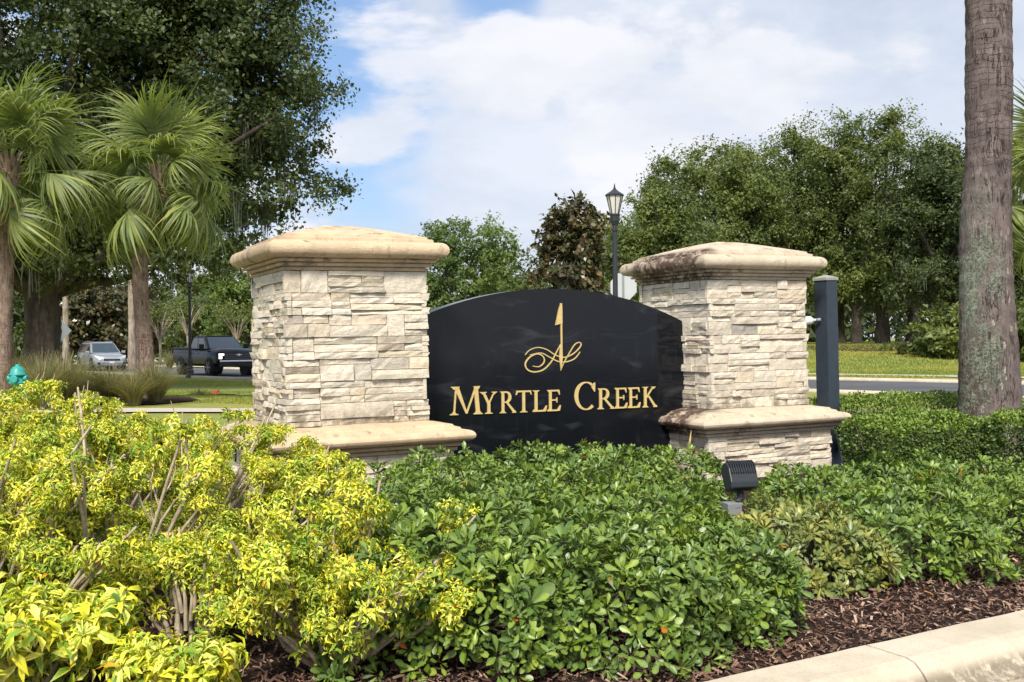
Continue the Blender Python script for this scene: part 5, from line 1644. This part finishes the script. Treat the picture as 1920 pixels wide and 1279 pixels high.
# ------------------------------------------------------------------ grasses
def clump_grass(x, y, z0, R_, H, label, n=420, seed=0):
    rg = np.random.default_rng(seed)
    az = rg.uniform(0, 2 * np.pi, n); out = rg.uniform(.02, 1, n) ** .6 * R_; h = H * rg.uniform(.6, 1.1, n)
    Vs = []; ns = 5
    side = np.stack([-np.sin(az), np.cos(az), np.zeros(n)], 1) * (rg.uniform(.005, .011, n))[:, None]
    hor = np.stack([np.cos(az), np.sin(az), np.zeros(n)], 1)
    base = hor * (rg.uniform(0, .14, n))[:, None]
    rows = []
    for k in range(ns):
        t = k / (ns - 1)
        c_ = base + hor * (out * t ** 1.7)[:, None] + np.array([0, 0, 1]) * (h * (t * 1.15 - .35 * t ** 2.6 * (out / R_)))[:, None]
        w_ = 1 - .85 * t
        rows += [c_ - side * w_, c_ + side * w_]
    V = np.stack(rows, 1).reshape(-1, 3)
    F = np.array([(2 * k, 2 * k + 1, 2 * k + 3, 2 * k + 2) for k in range(ns - 1)])
    F = (F[None] + (np.arange(n) * ns * 2)[:, None, None]).reshape(-1, 4)
    r = thing('clump_grass', (x, y, z0), label, 'grass clump', 'clump grasses round the palms')
    tag(link('blades', np_mesh('blades', V, F), M['muhly'], r), kind='stuff')
for i, (px, Y, R_, H, lb) in enumerate([
        (75, 20.5, .75, .95, 'arching grass clump just right of the teal hydrant'), (120, 21.5, .8, .95, 'grass clump below the silver car, left one'),
        (205, 22.5, .75, .70, 'brown grass clump at the left foot of the slim palm'), (250, 21.8, .7, .62, 'low brown grass clump in front of the slim palm'),
        (292, 22.6, .6, .80, 'greener grass clump at the right foot of the slim palm'), (30, 22.6, .8, 1.0, 'grass clump behind the teal hydrant'),
        (160, 24.0, .75, .7, 'grass clump between the silver car and the slim palm')]):
    q = at(px, 700, Y); clump_grass(q.x, Y, float(terrain(q.x, Y)), R_ * 1.35, H * 1.12, lb, 700, i + 5)
for i, (px, D, R_, lb) in enumerate([(318, 68, 1.1, 'grassy bush left of the pickup'), (272, 70, .9, 'grassy bush behind the slim palm trunk')]):
    q = at(px, 660, D)
    clump_grass(q.x, D, 0, R_, 1.1, lb, 500, 40 + i)
q = at(380, 745, 30)
clump_grass(q.x, 29.6, 0, .45, .35, 'small dark tuft beside the red flowers on the lawn', 260, 60)
rd = thing('red_flower_plant', (at(405, 742, 30.5).x, 30.5, .03), 'low plant with red leaves in the small mulch bed on the lawn', 'plant')
for i in range(22):
    a_ = i * 2.4; e = rad(15 + (i * 37) % 60)
    V, F, mid = leaf_proto(.16, .02, .1)
    o = link('leaf', np_mesh('red_leaf', V * .28, F), M['redfl'], rd)
    dd = Vector((math.cos(a_) * math.cos(e), math.sin(a_) * math.cos(e), math.sin(e))); s_ = dd.cross(Vector((0, 0, 1))).normalized()
    o.matrix_basis = Matrix((s_, dd, s_.cross(dd))).transposed().to_4x4()

# lawn blades where the lawn shows
def lawn_patch(name, polyfn, n, label, h=.05, w_=.012):
    P = polyfn(n)
    P = np.c_[P, terrain(P[:, 0], P[:, 1])]
    m_ = len(P)
    az = RNG.uniform(0, 2 * np.pi, m_); s_ = np.stack([np.cos(az), np.sin(az), 0 * az], 1) * w_
    tip = np.c_[RNG.normal(0, .35, (m_, 2)) * h, h * RNG.uniform(.5, 1.3, m_)]
    V = np.stack([P - s_, P + s_, P + tip], 1).reshape(-1, 3)
    F = np.arange(m_ * 3).reshape(-1, 3)
    tag(link(name, np_mesh(name, V, F), M['lawnblade']), label, 'grass', kind='stuff')
def wedge(px0, px1, Y0, Y1, pw=1.0):
    def fn(n):
        Y = Y0 + (Y1 - Y0) * RNG.uniform(0, 1, n) ** pw; px = RNG.uniform(px0, px1, n)
        X = (px - 960) / FPX * Y
        P = np.c_[X, Y]
        dm = np.min(np.linalg.norm(P[:, None, :] - AVL[None, ::3, :], axis=2), axis=1)
        keep = (dm > 5.2) & ((dm < 9.2) | (dm > 11.2))
        bedm = (P[:, 0] < -6.9) & (P[:, 0] > -13) & (P[:, 1] < 25.4) & (P[:, 1] > 21.4) | ((np.abs(P[:, 0] + 8.6) < 1.4) & (np.abs(P[:, 1] - 30.7) < 1.6))
        return P[keep & ~bedm]
    return fn
lawn_patch('lawn_grass', wedge(60, 500, 23, 50, 1.2), 40000, 'mown green lawn between the entrance and the avenue')
lawn_patch('lawn_grass', wedge(1480, 1960, 42, 90, 1.3), 55000, 'mown lawn rising beyond the avenue', h=.09, w_=.03)

# ------------------------------------------------------------------ vehicles
def loft_body(mb, st):
    """st: (x, half width, z sill, z shoulder, z deck) rear to front"""
    n = 8
    o = len(mb.v)
    for (x, w_, zs, zh, zd) in st:
        ring = [(0, zs), (w_ * .90, zs), (w_, zs + .10), (w_ * 1.01, (zs + zh) / 2), (w_ * .985, zh - .05), (w_ * .94, zh), (w_ * .72, zd), (0, zd + .015)]
        for y, z in ring: mb.v.append((x, y, z))
        for y, z in ring: mb.v.append((x, -y, z))
    m_ = len(st)
    for j in range(m_ - 1):
        for side in (0, n):
            for k in range(n - 1):
                a_, b_ = o + j * 2 * n + side + k, o + (j + 1) * 2 * n + side + k
                mb.f.append((a_, a_ + 1, b_ + 1, b_) if side == 0 else (a_, b_, b_ + 1, a_ + 1))
    for j in (0, m_ - 1):
        ids = [o + j * 2 * n + k for k in range(n)] + [o + j * 2 * n + n + k for k in reversed(range(n))]
        mb.f.append(tuple(ids))

def quad_panel(mb, q, off):
    """thin panel over quad q (4 points), lifted by off along its normal"""
    q = [Vector(p_) for p_ in q]
    nrm = (q[1] - q[0]).cross(q[3] - q[0]).normalized()
    vs = [p_ - nrm * .01 for p_ in q] + [p_ + nrm * off for p_ in q]
    mb.add(vs, [(4, 5, 6, 7), (0, 3, 2, 1), (0, 1, 5, 4), (1, 2, 6, 5), (2, 3, 7, 6), (3, 0, 4, 7)])

def lerp(a_, b_, t): return tuple(a_[i] + (b_[i] - a_[i]) * t for i in range(3))
def inset(q, m0, m1, n0, n1):
    """sub-rectangle of quad q: along 0->1 by m0..m1, along 0->3 by n0..n1"""
    def P_(u, v): return lerp(lerp(q[0], q[1], u), lerp(q[3], q[2], u), v)
    return [P_(m0, n0), P_(m1, n0), P_(m1, n1), P_(m0, n1)]

def vehicle(kind, x, y, heading, label, cat):
    r = thing(kind, (x, y, .02), label, cat, rz=heading)
    suv = kind == 'silver_car'
    paint = M['silver'] if suv else M['blackpaint']
    if suv:
        st = [(-2.30, .62, .42, .82, .95), (-2.24, .84, .34, .98, 1.02), (-1.9, .91, .28, 1.06, 1.08), (-1.0, .925, .25, 1.05, 1.08), (0.3, .925, .25, 1.00, 1.05), (1.0, .92, .25, .98, 1.05), (1.6, .91, .27, .93, 1.02), (2.05, .88, .27, .84, .92), (2.24, .78, .27, .76, .82), (2.33, .60, .30, .66, .72)]
        cab = dict(xb=-2.18, xf=1.12, zb=1.03, xrb=-1.85, xrf=.28, zr=1.69, wb=.86, wr=.66)
        wheels = (-1.35, 1.38); wr_, tr_ = .36, .24
    else:
        st = [(-2.95, .88, .62, 1.18, 1.22), (-2.90, .99, .56, 1.30, 1.32), (-1.0, 1.0, .50, 1.30, 1.32), (-.8, 1.0, .48, 1.26, 1.30), (1.0, 1.0, .48, 1.22, 1.28), (1.5, 1.0, .50, 1.24, 1.34), (2.5, .99, .52, 1.20, 1.30), (2.78, .96, .50, 1.12, 1.20), (2.92, .88, .50, 1.02, 1.06)]
        cab = dict(xb=-.95, xf=1.55, zb=1.28, xrb=-.72, xrf=.72, zr=1.93, wb=.92, wr=.74)
        wheels = (-1.85, 1.85); wr_, tr_ = .43, .30
    mb = MB(); loft_body(mb, st); mb.build('body', paint, r, smooth=False, fix=True)
    bo = r.children[-1]
    import bmesh
    try:
        bo.data.polygons.foreach_set('use_smooth', np.ones(len(bo.data.polygons), bool)); bo.data.set_sharp_from_angle(angle=rad(40))
    except Exception: pass
    c = cab
    bl = [(c['xb'], -c['wb'], c['zb']), (c['xf'], -c['wb'], c['zb']), (c['xf'], c['wb'], c['zb']), (c['xb'], c['wb'], c['zb'])]
    rl = [(c['xrb'], -c['wr'], c['zr'] - .05), (c['xrf'], -c['wr'], c['zr'] - .04), (c['xrf'], c['wr'], c['zr'] - .04), (c['xrb'], c['wr'], c['zr'] - .05)]
    mb = MB().add(bl + rl, [(3, 2, 1, 0), (4, 5, 6, 7), (0, 1, 5, 4), (1, 2, 6, 5), (2, 3, 7, 6), (3, 0, 4, 7)])
    mb.build('cabin', paint, r, fix=True, bevel=.05)
    mb = MB().box(((c['xrb'] + c['xrf']) / 2, 0, c['zr'] - .02), (c['xrf'] - c['xrb'] - .1, c['wr'] * 1.75, .06)); mb.build('roof', paint, r, bevel=.02)
    F_ = [bl[1], bl[2], rl[2], rl[1]]
    mb = MB(); quad_panel(mb, inset(F_, .05, .95, .06, .94), .012); mb.build('windscreen', M['windscreen'], r)
    Bk = [bl[3], bl[0], rl[0], rl[3]]
    mb = MB(); quad_panel(mb, inset(Bk, .08, .92, .15, .9), .012); mb.build('rear_window', M['carglass'], r)
    Rt = [bl[0], bl[1], rl[1], rl[0]]; Lt = [bl[2], bl[3], rl[3], rl[2]]
    cuts = [(.05, .34), (.37, .64), (.67, .90)] if suv else [(.08, .44), (.48, .88)]
    for S_, rev in ((Rt, False), (Lt, True)):
        for a_, b_ in cuts:
            if rev: a_, b_ = 1 - b_, 1 - a_
            mb = MB(); quad_panel(mb, inset(S_, a_, b_, .08, .88), .010); mb.build('side_window', M['carglass'], r)
    hwid = max(s_[1] for s_ in st)
    for wx in wheels:
        for sgn in (-1, 1):
            yy = sgn * (hwid - .10)
            ar = MB().tube([(wx, sgn * (hwid - .28), wr_), (wx, sgn * (hwid + .018), wr_)], [wr_ + .075] * 2, 26)
            ar.build('wheel_arch', M['trim'], r)
            wh = bpy.data.objects.new('wheel', MB().tube([(0, -tr_ / 2, 0), (0, -tr_ / 2 + .03, 0), (0, tr_ / 2 - .03, 0), (0, tr_ / 2, 0)], [wr_ - .035, wr_, wr_, wr_ - .035], 28).mesh('wheel'))
            wh.data.materials.append(M['rubber']); COL.objects.link(wh); wh.parent = r; wh.location = (wx, yy + sgn * .03, wr_)
            rm = MB().tube([(0, sgn * (tr_ / 2 - .02), 0), (0, sgn * (tr_ / 2 + .004), 0)], [wr_ * .22] * 2, 14)
            rm.tube([(0, sgn * (tr_ / 2 - .03), 0), (0, sgn * (tr_ / 2 - .004), 0)], [wr_ * .70, wr_ * .66], 24)
            for s_ in range(6):
                a_ = s_ * math.pi / 3; ca, sa = math.cos(a_), math.sin(a_); hw_ = .028
                q = lambda u, v, w2: (u * ca - v * sa, w2, u * sa + v * ca)
                d1 = sgn * (tr_ / 2 + .008)
                rm.add([q(.05, -hw_, d1), q(wr_ * .66, -hw_ * 1.4, d1), q(wr_ * .66, hw_ * 1.4, d1), q(.05, hw_, d1), q(.05, -hw_, d1 - sgn * .02), q(wr_ * .66, -hw_ * 1.4, d1 - sgn * .02), q(wr_ * .66, hw_ * 1.4, d1 - sgn * .02), q(.05, hw_, d1 - sgn * .02)],
                       [(0, 1, 2, 3), (7, 6, 5, 4), (0, 4, 5, 1), (1, 5, 6, 2), (2, 6, 7, 3), (3, 7, 4, 0)])
            rm.build('rim', M['rim'], wh, fix=True)
    if suv:
        zf = .0
        for sgn in (-1, 1):
            MB().add([(2.345, sgn * .44, .70), (2.20, sgn * .80, .76), (2.04, sgn * .885, .86), (2.06, sgn * .86, .94 - .03), (2.22, sgn * .70, .85), (2.34, sgn * .44, .78),
                      (2.2, sgn * .44, .70), (2.08, sgn * .76, .76), (1.9, sgn * .84, .86), (1.9, sgn * .82, .91), (2.08, sgn * .66, .85), (2.2, sgn * .44, .78)],
                     [(0, 1, 2, 3, 4, 5), (0, 6, 7, 1), (1, 7, 8, 2), (2, 8, 9, 3), (3, 9, 10, 4), (4, 10, 11, 5), (5, 11, 6, 0)]).build('headlight', M['lens'], r, fix=True)
            MB().box((2.24, sgn * .66, .46), (.14, .26, .12)).build('fog_light_pocket', M['trim'], r, bevel=.02)
            MB().box((.95, sgn * 1.03, 1.10), (.12, .22, .15)).build('wing_mirror', paint, r, bevel=.035)
            MB().box((-.25, sgn * .945, .86), (.16, .02, .03)).build('door_handle', M['chrome'], r)
        MB().box((2.335, 0, .66), (.05, .92, .11)).build('grille', M['trim'], r, bevel=.015)
        MB().box((2.362, 0, .70), (.02, .80, .022)).build('grille_bar', M['chrome'], r)
        MB().box((2.30, 0, .50), (.10, 1.30, .13)).build('front_bumper', paint, r, bevel=.04)
        MB().box((2.28, 0, .34), (.10, 1.36, .13)).build('lower_intake', M['trim'], r, bevel=.03)
        MB().box((2.36, 0, .50), (.012, .32, .11)).build('number_plate', M['plate'], r)
        for sgn in (-1, 1): MB().tube([(-1.6, sgn * .62, 1.70), (-1.3, sgn * .63, 1.735), (0, sgn * .63, 1.735), (.2, sgn * .62, 1.70)], [.018] * 4, 6).build('roof_rail', M['chrome'], r)
    else:
        MB().box((2.935, 0, .93), (.06, 1.42, .30)).build('grille', M['trim'], r, bevel=.02)
        for k_ in range(3): MB().box((2.972, 0, .84 + .09 * k_), (.012, 1.36, .018)).build('grille_bar', M['rim'], r)
        g2 = M['chrome']
        MB().prism([(-.13, -.02), (-.05, -.02), (-.05, -.045), (.05, -.045), (.05, -.02), (.13, -.02), (.15, .02), (.05, .02), (.05, .045), (-.05, .045), (-.05, .02), (-.15, .02)], 2.975, 2.99, lambda a_, b_, d_: (d_, a_, 1.02 + b_)).build('grille_emblem', g2, r, fix=True)
        for sgn in (-1, 1):
            MB().box((2.90, sgn * .83, 1.03), (.14, .22, .09)).build('headlight', M['litlens'], r, bevel=.015)
            MB().box((2.915, sgn * .88, .90), (.12, .13, .14)).build('running_light', M['litlens'], r, bevel=.015)
            MB().box((1.22, sgn * 1.13, 1.42), (.12, .24, .22)).build('wing_mirror', paint, r, bevel=.03)
            MB().box((-.45, sgn * 1.018, 1.10), (.16, .02, .03)).build('door_handle', M['rim'], r)
            MB().box((.4, sgn * 1.018, 1.10), (.16, .02, .03)).build('door_handle', M['rim'], r)
            MB().box((0, sgn * .98, .40), (2.6, .14, .05)).build('side_step', M['trim'], r, bevel=.015)
            MB().box((-1.9, sgn * .94, 1.33), (1.9, .12, .05)).build('bed_rail', paint, r, bevel=.015)
            MB().box((2.96, sgn * .72, .55), (.05, .20, .07)).build('fog_light', M['lens'], r, bevel=.01)
        MB().box((2.98, 0, .72), (.12, 1.86, .10)).build('front_bumper', M['chrome'], r, bevel=.03)
        MB().box((2.92, 0, .55), (.16, 1.80, .20)).build('lower_bumper', M['trim'], r, bevel=.03)
        MB().box((3.045, 0, .60), (.012, .32, .12)).build('number_plate', M['trim'], r)
        MB().box((-1.9, 0, 1.345), (1.86, 1.7, .015)).build('bed_cover', M['trim'], r)
    return r
hd_ = math.atan2(-.79, .61)
q = at(402, 700, 52.5); vehicle('pickup_truck', q.x, 52.5, hd_, 'black crew-cab pickup truck with headlights on, driving under the oak', 'pickup truck')
q = at(190, 690, 64); vehicle('silver_car', q.x, 64, math.atan2(-.80, .57), 'silver sport utility car driving behind the grass clumps', 'car')
